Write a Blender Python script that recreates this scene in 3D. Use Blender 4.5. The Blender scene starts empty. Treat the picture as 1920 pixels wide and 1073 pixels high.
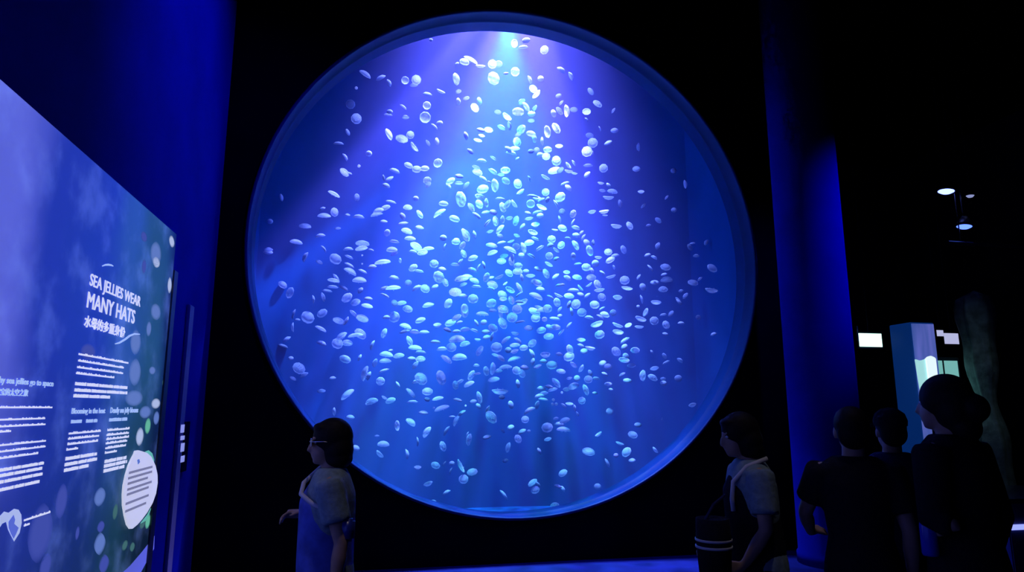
import bpy, bmesh, math, random
from mathutils import Vector, Matrix

# ------------------------------------------------------------------ camera, world, light, exposure
SC = bpy.context.scene
COL = SC.collection
F_PX, CX, CY = 1250.0, 960.0, 536.5
EYE = Vector((0.0, 0.0, 1.55))
PITCH, YAW = math.radians(10.359), math.radians(11.5637)
FWD = Vector((math.sin(YAW)*math.cos(PITCH), math.cos(YAW)*math.cos(PITCH), math.sin(PITCH)))
RGT = Vector((math.cos(YAW), -math.sin(YAW), 0.0))
UPV = RGT.cross(FWD)
cam_data = bpy.data.cameras.new('camera')
cam_data.sensor_width = 36.0
cam_data.lens = F_PX/1920.0*36.0
cam_data.clip_start, cam_data.clip_end = 0.05, 200.0
cam = bpy.data.objects.new('camera', cam_data); COL.objects.link(cam)
cam.matrix_world = Matrix.Translation(EYE) @ Matrix((RGT, UPV, -FWD)).transposed().to_4x4()
SC.camera = cam

SC.view_settings.view_transform = 'Standard'
SC.view_settings.look = 'None'
SC.view_settings.exposure = 0.0
SC.view_settings.gamma = 1.0
SC.view_settings.use_curve_mapping = False
SC.cycles.use_denoising = True
SC.cycles.transparent_max_bounces = 16
SC.cycles.max_bounces = 6
SC.cycles.diffuse_bounces = 2
SC.cycles.glossy_bounces = 2
SC.cycles.volume_bounces = 0
SC.cycles.use_adaptive_sampling = True
SC.cycles.adaptive_threshold = 0.025
SC.cycles.adaptive_min_samples = 12
SC.cycles.sample_clamp_indirect = 4.0

world = bpy.data.worlds.new('world'); SC.world = world
world.use_nodes = True
world.node_tree.nodes['Background'].inputs[0].default_value = (0.02, 0.02, 0.10, 1)
world.node_tree.nodes['Background'].inputs[1].default_value = 0.02

def aim(loc, target):
    return (Vector(target)-Vector(loc)).to_track_quat('-Z', 'Y').to_euler()

def spot(name, loc, target, power, color, angle, blend=0.5, size=0.1):
    d = bpy.data.lights.new(name, 'SPOT')
    d.energy, d.color, d.spot_size, d.spot_blend, d.shadow_soft_size = power, color, math.radians(angle), blend, size
    o = bpy.data.objects.new(name, d); COL.objects.link(o)
    o.location = loc; o.rotation_euler = aim(loc, target)
    return o

# the room: tank wall at Y0, text panel wall at XL; the window is a round hole in the tank wall
Y0, XL, CEIL = 7.0, -1.6, 7.2
WX, WZ, WR, WD = 1.523, 3.282, 2.838, 0.42      # window centre, radius, depth of the reveal
TB = Y0+WD+2.6                                   # back wall of the tank
TM = Y0+WD+1.25                                  # middle of the tank
# aquarium lamps over the open tank top, with an added front fill
spot('tank_spot_violet', (WX+0.50, TM, WZ+WR+2.05), (WX-0.62, TM, WZ-1.0), 9500, (0.24, 0.20, 1.0), 54, 0.22, 0.05)
spot('tank_spot_cyan', (WX+0.20, TM, WZ+WR+1.0), (WX+0.08, TM, WZ-1.0), 2900, (0.04, 0.95, 0.90), 50, 0.55, 0.10)
spot('tank_flood', (WX+0.1, TM-0.1, WZ+WR+4.2), (WX, TM, WZ-1.5), 15500, (0.26, 0.27, 1.0), 50, 0.8, 0.4)
spot('tank_front_fill', (WX, Y0+WD+0.35, WZ+WR+3.4), (WX, TM, WZ-2.0), 8500, (0.24, 0.26, 1.0), 54, 0.8, 0.3)  # added fill that lights the jellies' near sides
# hall lamps washing the left wall and column; the others are added fills
spot('hall_spot_left_wall', (1.2, 4.2, CEIL-0.4), (XL, 6.0, 3.9), 700, (0.005, 0.010, 1.0), 62, 1.0, 0.15)
spot('ring_fill', (1.6, 2.4, CEIL-0.3), (WX, Y0, WZ), 200, (0.01, 0.06, 1.0), 60, 0.6, 0.15)  # added, stands in for tank glow on the ring
spot('floor_fill', (2.2, 5.4, CEIL-0.3), (2.6, 6.2, 0), 500, (0.0, 0.01, 1.0), 40, 1.0, 0.15)  # added blue fill in place of tank spill on the floor

spot('hall_spot_column', (7.6, 4.6, 5.6), (4.45, 6.35, 2.9), 1000, (0.0, 0.004, 1.0), 34, 1.0, 0.1)
spot('visitors_rim_fill', (2.2, 5.9, CEIL-0.3), (3.0, 3.0, 1.3), 110, (0.05, 0.10, 1.0), 50, 1.0, 0.1)  # added rim light replacing the tank's glow on the visitors
spot('woman_fill', (0.2, 2.2, CEIL-0.3), (-0.25, 3.5, 1.15), 100, (1.0, 0.86, 0.92), 13, 0.8, 0.08)  # added narrow fill to brighten the woman
spot('right_visitor_fill', (2.4, 1.9, CEIL-0.3), (1.98, 3.3, 1.1), 85, (1.0, 0.88, 0.95), 11, 0.8, 0.08)  # added narrow fill on the pale-sleeved visitor
spot('rock_fill', (8.6, 7.4, 5.5), (8.9, 9.3, 2.0), 60, (0.6, 0.85, 0.9), 40, 1.0, 0.1)  # added to brighten the rock pillar

# ------------------------------------------------------------------ helpers
def ray(px, py):
    return FWD*F_PX + RGT*(px-CX) + UPV*(CY-py)
def at_y(px, py, y):
    d = ray(px, py); return EYE + d*((y-EYE.y)/d.y)
def at_x(px, py, x):
    d = ray(px, py); return EYE + d*((x-EYE.x)/d.x)
def at_z(px, py, z):
    d = ray(px, py); return EYE + d*((z-EYE.z)/d.z)

def props(o, label=None, category=None, group=None, kind=None):
    for k, v in (('label', label), ('category', category), ('group', group), ('kind', kind)):
        if v: o[k] = v
    return o
def mesh_obj(name, me, mat=None, parent=None):
    o = bpy.data.objects.new(name, me); COL.objects.link(o)
    if mat and not me.materials: me.materials.append(mat)
    if parent: o.parent = parent
    return o
def bm_obj(name, bm, mat=None, parent=None, smooth=False):
    me = bpy.data.meshes.new(name); bm.normal_update(); bm.to_mesh(me); bm.free()
    if smooth:
        for p in me.polygons: p.use_smooth = True
    return mesh_obj(name, me, mat, parent)
def empty(name, loc=(0,0,0), rz=0):
    o = bpy.data.objects.new(name, None); COL.objects.link(o)
    o.location = loc; o.rotation_euler = (0,0,rz); o.empty_display_size = 0.1
    return o
def add_box(bm, lo, hi, bevel=0.0):
    lo, hi = Vector(lo), Vector(hi)
    r = bmesh.ops.create_cube(bm, size=1.0)
    s, c = hi-lo, (hi+lo)/2
    for v in r['verts']: v.co = Vector((v.co.x*s.x, v.co.y*s.y, v.co.z*s.z)) + c
    if bevel:
        es = list({e for v in r['verts'] for e in v.link_edges})
        bmesh.ops.bevel(bm, geom=es, offset=bevel, segments=2, affect='EDGES', clamp_overlap=True)
    return r
def box(name, lo, hi, mat, parent=None, bevel=0.0):
    bm = bmesh.new(); add_box(bm, lo, hi, bevel); return bm_obj(name, bm, mat, parent)
def lathe(bm, prof, n=48, mtx=None, wob=None, close=False):
    """rings of (radius, height) about local Z"""
    rings = []
    for r, z in prof:
        if r < 1e-6:
            rings.append([bm.verts.new((0,0,z))])
        else:
            rings.append([bm.verts.new((r*(wob(i/n,r) if wob else 1)*math.cos(2*math.pi*i/n), r*(wob(i/n,r) if wob else 1)*math.sin(2*math.pi*i/n), z)) for i in range(n)])
    if close: rings.append(rings[0])
    for a, b in zip(rings, rings[1:]):
        for i in range(n):
            j = (i+1) % n
            f = [a[i % len(a)], a[j % len(a)], b[j % len(b)], b[i % len(b)]]
            u = []
            for v in f:
                if v not in u: u.append(v)
            if len(u) > 2: bm.faces.new(u)
    if mtx is not None:
        bmesh.ops.transform(bm, matrix=mtx, verts=list({v for r in rings for v in r}))
    return rings
def tube(bm, pts, radii, n=10, cap=True):
    pts = [Vector(p) for p in pts]
    if not hasattr(radii, '__len__'): radii = [radii]*len(pts)
    rings = []; ref = None
    for k, p in enumerate(pts):
        t = (pts[min(k+1, len(pts)-1)]-pts[max(k-1, 0)]).normalized()
        if ref is None:
            ref = Vector((0,0,1)) if abs(t.z) < 0.9 else Vector((1,0,0))
        a = (ref - t*ref.dot(t)).normalized(); b = t.cross(a); ref = a
        r = radii[k]; ra, rb = r if isinstance(r, tuple) else (r, r)
        rings.append([bm.verts.new(p + a*(ra*math.cos(2*math.pi*i/n)) + b*(rb*math.sin(2*math.pi*i/n))) for i in range(n)])
    for a, b in zip(rings, rings[1:]):
        for i in range(n): bm.faces.new((a[i], a[(i+1)%n], b[(i+1)%n], b[i]))
    if cap:
        bm.faces.new(rings[0][::-1]); bm.faces.new(rings[-1])
    return rings
def prism(bm, pts, d):
    """closed outline (3D points) thickened along vector d"""
    a = [bm.verts.new(p) for p in pts]; b = [bm.verts.new(Vector(p)+Vector(d)) for p in pts]
    bm.faces.new(a[::-1]); bm.faces.new(b); n = len(pts)
    for i in range(n): bm.faces.new((a[i], a[(i+1)%n], b[(i+1)%n], b[i]))
def ellipsoid(bm, c, r, u=20, v=14):
    q = bmesh.ops.create_uvsphere(bm, u_segments=u, v_segments=v, radius=1.0)
    for w in q['verts']: w.co = Vector((w.co.x*r[0]+c[0], w.co.y*r[1]+c[1], w.co.z*r[2]+c[2]))
    return q['verts']

def material(name, color, rough=0.6, metal=0.0, spec=0.5, noise=0.0, nscale=8.0, bump=0.0, emit=None, estr=0.0, sheen=0.0):
    m = bpy.data.materials.new(name); m.use_nodes = True
    nt = m.node_tree; b = nt.nodes['Principled BSDF']
    b.inputs['Base Color'].default_value = (*color, 1)
    b.inputs['Roughness'].default_value = rough; b.inputs['Metallic'].default_value = metal
    b.inputs['Specular IOR Level'].default_value = spec
    if sheen: b.inputs['Sheen Weight'].default_value = sheen
    if noise or bump:
        tc = nt.nodes.new('ShaderNodeTexCoord'); nz = nt.nodes.new('ShaderNodeTexNoise')
        nz.inputs['Scale'].default_value = nscale; nz.inputs['Detail'].default_value = 4
        nt.links.new(tc.outputs['Object'], nz.inputs['Vector'])
        if noise:
            rp = nt.nodes.new('ShaderNodeValToRGB')
            rp.color_ramp.elements[0].position, rp.color_ramp.elements[1].position = 0.3, 0.7
            rp.color_ramp.elements[0].color = (*[c*(1-noise) for c in color], 1)
            rp.color_ramp.elements[1].color = (*[min(1, c*(1+noise)) for c in color], 1)
            nt.links.new(nz.outputs['Fac'], rp.inputs['Fac']); nt.links.new(rp.outputs['Color'], b.inputs['Base Color'])
        if bump:
            bp = nt.nodes.new('ShaderNodeBump'); bp.inputs['Strength'].default_value = bump; bp.inputs['Distance'].default_value = 0.02
            nt.links.new(nz.outputs['Fac'], bp.inputs['Height']); nt.links.new(bp.outputs['Normal'], b.inputs['Normal'])
    if emit:
        m.cycles.emission_sampling = 'NONE'
        b.inputs['Emission Color'].default_value = (*emit, 1); b.inputs['Emission Strength'].default_value = estr
    return m

M = {}
M['black_wall'] = material('black wall paint', (0.0022, 0.0022, 0.0030), 0.9, spec=0.05, noise=0.3, nscale=3)
M['blue_wall'] = material('matt blue wall paint', (0.004, 0.008, 0.22), 0.9, spec=0.05, noise=0.12, nscale=2)
M['floor'] = material('dark vinyl floor', (0.006, 0.012, 0.10), 0.5, spec=0.15, noise=0.25, nscale=5)
M['ring'] = material('blue painted ring', (0.0005, 0.024, 0.095), 0.5, spec=0.1, noise=0.06, nscale=3)
M['tank'] = material('tank lining', (0.002, 0.07, 0.22), 0.85, spec=0.1, noise=0.1, nscale=1.2)
# moon jellies read off the photograph: (x0, y0, zoom) of the spot studied, then (x, y, long axis, angle, aspect);
# a negative aspect is a bell that hangs dome-down
JELLY_DATA = [
(600,60,6.313,[(535,500,150,35,.45),(720,545,130,-25,.45),(815,605,95,70,.55),(1008,572,92,0,1),(1140,565,115,0,1),(1110,630,100,-5,.6),(1270,740,120,10,.5),(1432,700,115,25,-.4),(1637,705,75,-15,.75),(985,890,100,40,.35),(825,945,75,0,.8),(805,985,110,3,.35),(1012,1013,90,0,.6),(1265,870,95,-30,1),(1245,1010,132,0,1),(360,855,110,0,1),(430,1025,125,0,1),(1312,95,50,0,.8)]),
(840,60,6.313,[(105,378,60,-30,.7),(195,352,120,15,.7),(270,330,180,28,.35),(385,400,120,5,-.4),(525,380,105,0,1),(600,380,90,0,.9),(540,550,160,60,.88),(685,490,70,-5,.55),(795,470,105,0,1),(965,570,110,70,.45),(1010,675,110,40,.8),(1045,735,130,-45,-.5),(1097,555,75,0,.95),(1140,210,105,-40,.9),(785,135,100,90,.85),(925,100,100,-10,.75),(890,185,130,-5,.35),(1340,455,120,35,.5),(1450,525,110,65,.5),(1690,705,100,50,.7),(1770,850,120,30,.6),(1640,945,100,0,-.8),(1640,1035,60,40,.4),(1308,757,80,-20,.75),(1340,840,75,-50,.5),(1250,965,95,70,.75),(1318,935,115,50,.6),(1400,935,145,85,.5),(1490,920,95,0,.75),(870,830,100,-40,.7),(925,885,130,55,.5),(830,945,150,5,.7),(1025,905,90,-60,.6),(990,970,95,0,.8),(590,950,85,10,.75),(700,1000,130,38,-.5),(320,895,115,50,.8),(372,820,100,75,.7),(985,1050,85,0,.7),(95,558,145,78,.6),(215,785,80,-15,.7),(120,825,90,88,.7)]),
(580,180,6.313,[(1540,325,85,-20,.8),(1480,365,105,45,.3),(455,430,85,65,.65),(345,567,125,3,.3),(420,728,105,62,.3),(705,683,75,0,.95),(415,905,130,45,.65),(470,915,80,20,.4),(940,455,150,65,.5),(1095,505,150,15,.7),(1195,460,95,0,1),(1245,600,140,55,-.4),(1405,560,90,60,.55),(1512,540,95,80,.65),(1520,793,112,-40,.9),(1175,820,110,25,.65),(1270,865,110,0,.8),(1365,860,110,-5,.65),(1010,893,135,22,.4),(880,970,80,80,.5),(945,985,120,-30,.5),(1395,1000,100,-20,.9),(1775,950,110,10,.6),(1670,1010,130,-35,.6),(1770,1035,110,0,.5)]),
(840,180,8.94,[(550,570,150,15,.6),(680,565,150,10,.7),(300,670,150,75,.6),(565,665,115,15,-.6),(500,745,150,15,-.55),(375,930,140,40,.6),(895,535,155,30,.55),(1025,500,150,80,.55),(1225,560,180,-50,.75),(1175,650,120,-30,.7),(1160,770,160,70,.85),(1110,890,200,-5,.4),(1010,900,150,45,.6),(1390,430,125,0,-.7),(1395,640,180,20,.6),(1450,720,140,80,.7),(1580,760,150,85,.5),(1390,930,105,0,.8),(1485,910,105,-20,.9),(1545,995,115,0,.9),(1645,1010,140,0,.9),(1670,900,150,0,.75),(760,1045,130,35,.5),(1160,1050,80,-40,.6),(1060,970,200,15,.3)]),
(1000,160,7.6625,[(330,615,170,55,.65),(205,665,175,80,.65),(370,875,115,0,-.65),(810,722,120,10,.75),(853,825,145,0,.95),(770,950,155,0,.95),(825,970,85,0,.9),(1075,828,125,-25,.6),(1168,652,118,0,.7),(955,625,85,65,.3),(1515,890,130,85,.45),(330,1060,120,0,.8),(1150,365,90,-60,.5)]),
(480,330,7.6625,[(1120,260,185,30,.4),(955,475,95,-25,.5),(980,575,190,3,.4),(1130,520,130,80,.85),(1315,562,80,5,.6),(1475,597,170,6,.35),(705,722,175,5,.5),(1175,755,95,-5,.5),(925,867,150,-10,.35),(578,952,180,12,.45),(1530,970,200,5,.55),(1515,1040,180,-10,.5),(1325,1060,150,-3,.3),(970,1050,130,55,.3),(200,655,85,0,.9),(190,835,120,0,.9),(365,310,110,80,.6),(1450,310,110,85,.8),(180,1062,120,0,.6)]),
(680,330,8.94,[(470,440,200,12,.3),(380,530,170,-20,.6),(265,590,190,-20,.5),(235,650,210,-12,.35),(755,530,160,5,.6),(960,640,160,55,.6),(355,765,125,5,.6),(670,680,140,65,.7),(675,800,190,-10,.4),(950,870,155,10,.6),(410,955,130,-70,.85),(740,930,200,20,.5),(795,1050,190,5,.45),(1355,465,170,5,.6),(1290,630,250,-35,.25),(1540,715,185,20,.65),(1650,390,270,80,.7),(1080,100,140,60,.9),(1100,150,120,-50,.7),(890,380,100,0,.9),(395,165,140,25,.6),(430,60,190,-15,.5),(1450,100,170,-15,.5),(1440,170,130,50,.5),(1620,130,160,5,.6),(1735,160,150,-50,.6),(1350,1040,120,0,.9),(1715,960,180,60,.6),(1570,1065,110,0,.5)]),
(860,290,10.217,[(440,130,205,5,.35),(660,95,165,40,.55),(1120,105,115,-55,.5),(335,245,175,20,-.55),(360,340,210,20,.6),(655,335,210,35,.45),(810,385,140,5,-.6),(895,300,195,0,-.75),(905,505,180,35,.75),(1135,560,190,70,.85),(1180,710,180,-35,-.5),(1345,465,135,70,.35),(1665,430,200,30,-.4),(1665,715,150,0,.95),(690,590,260,85,.6),(460,660,240,-15,.75),(405,800,195,10,-.6),(535,930,190,85,.55),(395,950,190,60,.75),(805,860,220,8,.3),(1070,940,190,55,-.4),(930,950,200,-55,.6),(1380,940,170,0,.95),(1420,800,230,10,.35),(1510,850,190,20,.5),(1580,890,180,-40,.5),(1590,1010,210,25,-.5),(1700,865,130,-65,.7),(470,480,200,40,.4),(240,1010,200,55,.6),(850,1010,200,70,.7),(580,525,100,20,.5)]),
(1020,290,10.217,[(240,125,180,0,.95),(470,205,160,50,-.5),(570,165,140,60,.45),(200,300,260,-15,.6),(310,300,160,-40,.7),(475,310,170,10,-.35),(580,355,130,10,-.4),(845,215,190,0,.45),(825,385,160,-45,.65),(1140,260,165,0,1),(1090,540,130,8,-.4),(1240,600,140,55,.6),(1120,690,130,10,-.6),(1310,710,210,10,.5),(1235,810,220,3,-.3),(1455,940,160,80,.6),(400,555,190,-20,.35),(465,640,170,45,.6),(310,815,220,-40,.85),(230,950,200,60,.35),(1770,275,150,0,.8),(1825,715,70,20,.6)]),
(860,385,10.217,[(510,140,180,-15,.5),(665,135,160,15,.75),(345,205,220,40,.4),(550,345,200,-50,.4),(705,305,200,80,.65),(845,275,155,85,.65),(970,245,140,-10,-.6),(1095,300,200,-75,.65),(1220,420,170,-60,.6),(1345,255,170,-10,-.5),(1470,365,170,-5,-.65),(1420,520,195,20,-.6),(1465,645,170,25,.4),(600,500,145,-15,-.5),(790,460,220,-50,.5),(795,590,130,20,.75),(1115,580,130,20,-.6),(140,580,250,70,.65),(300,565,165,80,.5),(70,770,170,-60,.7),(95,930,170,60,.7),(270,1010,200,-20,.6),(630,770,230,10,.45),(815,720,190,-15,.4),(1000,690,150,-20,-.4),(645,910,210,-20,.5),(985,855,270,25,.35),(1100,790,150,0,.9),(870,970,170,-10,-.6),(1235,820,230,75,.45),(1200,965,130,0,.9),(1350,720,200,-10,.6),(1555,830,200,-35,.4),(1390,975,180,30,.4),(1780,650,165,0,.9),(1755,770,150,-15,.6),(1735,970,150,0,.95),(1330,150,140,20,.6),(1510,145,230,-15,.3),(1560,200,140,-10,.8),(1020,990,180,80,.5)]),
(1020,385,10.217,[(347,125,125,0,.95),(555,165,160,-70,.8),(300,275,165,75,.4),(555,330,160,-65,.35),(355,440,190,25,.7),(210,470,130,8,-.4),(610,440,180,20,.5),(620,580,160,20,.7),(720,530,120,-50,.5),(760,620,150,-60,.35),(820,720,160,50,.75),(945,715,110,85,.6),(600,770,220,60,.5),(460,640,140,15,.35),(330,765,165,-45,.85),(235,860,150,40,-.5),(880,870,210,70,.7),(560,980,150,85,.75),(1040,995,145,3,-.45),(1230,895,160,0,.85),(1360,975,180,-15,.4),(1525,850,170,70,.7),(1640,395,180,55,.65),(1385,390,220,8,-.4),(920,120,160,-10,-.5),(1150,110,200,-8,-.4),(1170,190,110,5,-.4),(235,1030,130,-30,.6)]),
(1180,300,7.6625,[(110,130,120,0,.8),(170,455,95,0,-.6),(200,660,90,-45,-.6),(275,943,80,-15,.5),(415,870,110,40,.7),(535,540,80,-55,.5),(635,155,85,0,.9),(800,350,130,80,.5),(640,720,80,0,.9),(985,135,80,0,.8),(1350,980,80,0,.7)]),
(1180,430,7.6625,[(410,240,110,-70,.65),(265,375,105,-15,.5),(355,410,105,30,.45),(300,560,130,52,.35),(520,545,155,10,.7),(500,650,100,-15,.45),(750,595,90,-10,-.6),(545,725,210,-5,.5),(365,765,130,0,.65),(195,830,115,60,.85),(485,865,140,0,.65),(410,945,80,0,.7),(385,1050,150,3,-.5),(915,765,150,10,.65),(1015,715,85,-40,.5),(1180,870,180,10,-.4),(870,260,110,60,.7),(905,205,90,-10,.4),(1105,190,90,-60,.7),(1225,380,95,-45,.8),(960,385,90,0,.6),(1080,420,100,-40,.7),(1190,560,160,35,.7),(1310,685,90,-15,.7),(745,890,80,0,.6),(805,960,110,-55,.6),(700,1020,110,50,.5),(135,690,100,-60,.5),(175,1010,140,75,.4)]),
(480,450,8.795,[(200,205,155,3,.6),(820,285,185,-65,.4),(1120,165,165,55,.3),(1045,370,120,25,.6),(1310,315,210,35,.85),(1535,285,155,25,.4),(1540,420,180,30,.4),(1550,530,230,30,.35),(1280,670,200,10,.45),(1320,640,190,60,.4),(1265,780,185,5,.4),(1175,845,170,8,.4),(1445,800,180,30,.4),(1720,835,120,-50,.7),(1500,955,200,-40,.75),(1640,1030,170,-20,.7),(1705,675,240,2,.4),(1760,520,160,25,.4),(1105,945,160,75,.5),(940,980,145,85,.35),(440,740,160,35,.7),(555,870,190,-70,.7)]),
(670,440,8.795,[(610,120,170,8,.4),(570,255,190,0,.5),(610,320,140,-25,.55),(975,200,230,35,.6),(1165,240,210,-8,.35),(920,290,150,12,.3),(1075,295,180,-10,.6),(1440,205,130,-72,.3),(1265,480,150,0,.9),(920,550,165,-35,.75),(1020,610,160,10,.4),(1400,570,140,10,.6),(1345,700,210,60,.85),(1450,790,150,60,.7),(605,720,180,10,.4),(415,455,270,-8,.4),(245,535,150,-8,.5),(590,880,250,-5,.4),(460,900,190,-12,.4),(455,1010,180,28,.3),(985,890,190,-30,.35),(1120,890,160,30,.85),(1275,870,140,-35,.65),(840,800,120,0,.9),(225,258,110,15,.35),(710,430,90,85,.6),(1625,120,150,0,.75),(1750,340,180,60,.7),(1610,500,150,5,.45),(1700,450,130,-50,.5),(1720,730,240,-10,.5),(1745,830,150,-25,.5),(1615,945,210,0,.75),(1735,1015,170,0,.5),(180,1060,150,3,.5),(1410,75,130,0,.9)]),
(860,480,10.217,[(265,275,190,25,.45),(385,220,170,-65,.35),(480,175,160,75,.5),(530,410,190,-70,.7),(620,420,130,-20,.6),(775,400,190,-25,-.4),(965,330,180,40,.7),(1130,300,200,0,.65),(1140,190,170,0,.8),(1015,100,180,80,.7),(820,100,190,0,.7),(1375,380,190,0,-.5),(1530,255,180,25,.6),(1680,340,200,65,.65),(1730,160,180,30,-.5),(1210,420,150,80,.6),(650,550,220,20,.7),(625,640,170,25,.3),(890,530,110,-35,-.5),(340,595,195,3,.4),(275,820,200,0,.9),(80,775,170,8,.5),(985,655,200,30,-.6),(1165,610,230,60,.45),(1155,745,170,-38,.3),(840,740,190,30,.8),(855,830,160,0,-.7),(1010,850,180,70,.7),(1220,880,230,-25,-.5),(1160,890,170,3,.4),(625,910,210,-30,.85),(1480,780,290,25,.4),(1510,520,200,20,.7),(1440,490,140,-20,.8),(1570,640,180,10,.6),(1290,300,130,0,.8),(115,1010,190,85,.8),(300,480,200,20,.5),(150,410,250,-5,.4),(85,550,160,-15,.45),(850,1020,220,15,.7),(1120,1020,200,0,.9),(1540,990,190,20,-.5),(1700,1010,180,0,.9),(1760,800,170,35,.35),(650,1050,170,0,.5)]),
(1020,480,10.217,[(230,75,130,-30,.6),(650,155,160,-5,.4),(810,215,180,10,.85),(985,145,145,0,.95),(1270,80,200,-30,.6),(1335,220,100,75,.5),(1120,330,150,40,.4),(1280,390,200,-15,-.35),(1545,465,190,0,.9),(1590,620,215,10,-.45),(1410,790,180,5,-.6),(1110,790,165,40,.9),(970,935,190,10,.85),(435,315,140,5,-.7),(450,430,170,35,.6),(635,410,190,10,.6),(220,400,180,-40,.5),(310,560,200,-8,.4),(570,670,250,5,.3),(700,610,160,50,-.4),(860,550,150,-35,-.3),(905,410,190,0,.7),(1030,545,190,60,.75),(1060,650,210,-8,-.4),(480,765,200,5,.6),(280,750,190,25,-.35),(250,890,180,70,.8),(610,920,190,-50,.9),(480,930,160,-70,.6),(120,810,130,35,-.4),(705,740,150,20,.6),(830,760,150,-40,.5),(1110,1010,140,-30,.4),(1780,410,120,-65,.5),(300,1030,140,-55,.5),(910,280,150,55,.5),(80,1000,190,0,.9)]),
(510,560,8.795,[(360,260,180,-75,.35),(590,310,230,40,.85),(825,240,180,-35,.75),(350,475,170,88,.3),(245,680,160,-40,.45),(185,785,170,20,.35),(805,498,200,28,.4),(815,745,175,18,.45),(1100,365,200,20,.6),(1215,370,170,-60,-.45),(1340,250,160,45,.5),(1490,325,210,20,.65),(1570,120,190,12,.5),(1615,25,180,12,.4),(1145,640,230,-45,.45),(1080,740,190,30,.9),(1240,735,185,5,.6),(1375,610,250,-8,.35),(1460,580,220,40,.7),(1660,770,180,-70,.35),(1205,1000,200,20,.7),(1445,975,120,-65,.55),(310,985,90,0,.8),(420,355,100,0,.4)]),
(700,550,8.795,[(350,165,125,50,.85),(465,160,165,-8,.55),(565,260,175,15,.7),(340,390,190,0,.95),(215,400,130,-10,.5),(905,200,200,-12,.45),(1235,170,180,-60,.75),(1640,95,170,0,.95),(1510,290,230,85,.65),(775,445,180,-20,.55),(1055,520,140,-5,-.6),(530,555,210,18,.35),(520,635,190,-15,.4),(680,645,170,5,.5),(835,650,190,-3,.4),(175,660,170,-70,.6),(595,790,190,65,.55),(690,905,230,5,.4),(780,980,190,3,.3),(1025,808,180,5,.4),(1130,930,180,-5,.45),(1285,890,170,0,.9),(215,1020,230,8,.4),(420,1035,190,-8,.5),(280,945,90,-20,.6),(1370,400,180,-30,.6),(1270,490,200,-20,.6),(1420,490,130,-25,.4),(1220,610,150,25,.5),(1370,630,150,-5,.5),(1510,600,180,-8,.5),(1665,620,150,20,.4),(1380,770,280,-5,.45),(1510,840,180,-15,.5),(1720,760,110,5,-.4),(1750,950,190,-60,.6),(1700,490,130,60,.5)]),
(880,575,10.217,[(250,150,250,5,.35),(275,305,135,-20,.85),(450,95,180,15,.5),(600,130,220,85,.5),(700,90,180,60,.6),(820,205,210,-10,.9),(640,320,240,60,.7),(975,298,205,-10,.3),(920,40,200,0,.85),(1270,220,180,0,.9),(1250,100,250,30,.6),(1400,70,250,-8,.4),(1440,245,110,0,-.9),(1720,70,190,-55,.4),(1640,235,220,10,.4),(1730,180,110,-20,.7),(1135,420,175,5,.65),(880,510,165,10,-.45),(1380,455,190,-12,.7),(1530,400,150,40,.7),(1640,400,230,0,.55),(1760,500,180,-50,.4),(1520,570,200,-5,.7),(315,480,170,0,.6),(435,580,190,-75,.45),(330,590,170,-15,.6),(455,410,200,30,.8),(700,635,220,-35,.45),(925,660,190,40,.35),(860,850,180,-15,-.5),(870,740,200,-5,.5),(1040,790,170,-10,.7),(745,835,130,0,.9),(1205,700,180,-40,.8),(520,780,220,0,.9),(500,930,150,15,-.5),(220,850,240,-60,.7),(1200,900,200,60,.45),(1455,920,200,0,-.6),(1720,915,140,5,.6),(860,1010,260,-15,.3),(600,990,200,35,.5),(1420,1050,150,5,.6)]),
(1040,575,10.217,[(520,110,180,0,.9),(320,100,170,80,.45),(665,225,200,15,.35),(960,155,190,20,.6),(875,205,180,35,.3),(1120,120,125,0,1),(810,335,250,-20,-.5),(860,535,195,-20,.85),(275,360,170,-50,.4),(510,640,175,3,-.6),(505,760,160,30,.4),(680,785,210,12,-.4),(290,820,190,70,.75),(275,960,220,-20,.8),(565,855,150,0,.8),(1210,350,230,22,-.35),(1215,485,220,10,-.5),(1410,360,150,-25,-.7),(1620,385,180,3,-.4),(1345,655,220,-35,.4),(1335,775,140,-40,.8),(1540,835,180,0,.7),(1175,865,200,50,.85),(1365,960,150,60,.85),(1330,1030,210,10,-.6),(1650,235,220,20,-.5),(1740,110,180,-65,-.6)]),
(1180,560,8.795,[(410,365,145,0,.95),(605,435,145,60,.85),(560,270,120,-12,.4),(685,250,120,-50,.7),(820,60,130,50,.5),(920,130,130,50,.5),(595,585,105,15,.55),(855,410,120,3,.4),(1135,310,80,0,1),(1390,590,110,-20,.5),(1395,940,100,-65,.5),(835,1025,120,40,.6),(580,950,110,60,.7),(370,880,70,60,.6),(145,130,60,0,.9),(1560,470,80,-40,.7)]),
(520,670,8.795,[(360,180,220,40,.8),(440,295,150,-30,.55),(260,355,120,30,.6),(910,350,120,-10,.5),(725,560,140,-5,.6),(1155,615,260,-40,.45),(1555,735,220,-18,.5),(940,900,145,85,.5),(1200,995,150,3,.55),(1450,270,270,-75,.4),(1510,310,160,-70,.5),(1700,395,145,0,.95),(1610,95,150,-70,.65),(1760,225,190,-20,.35)]),
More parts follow.
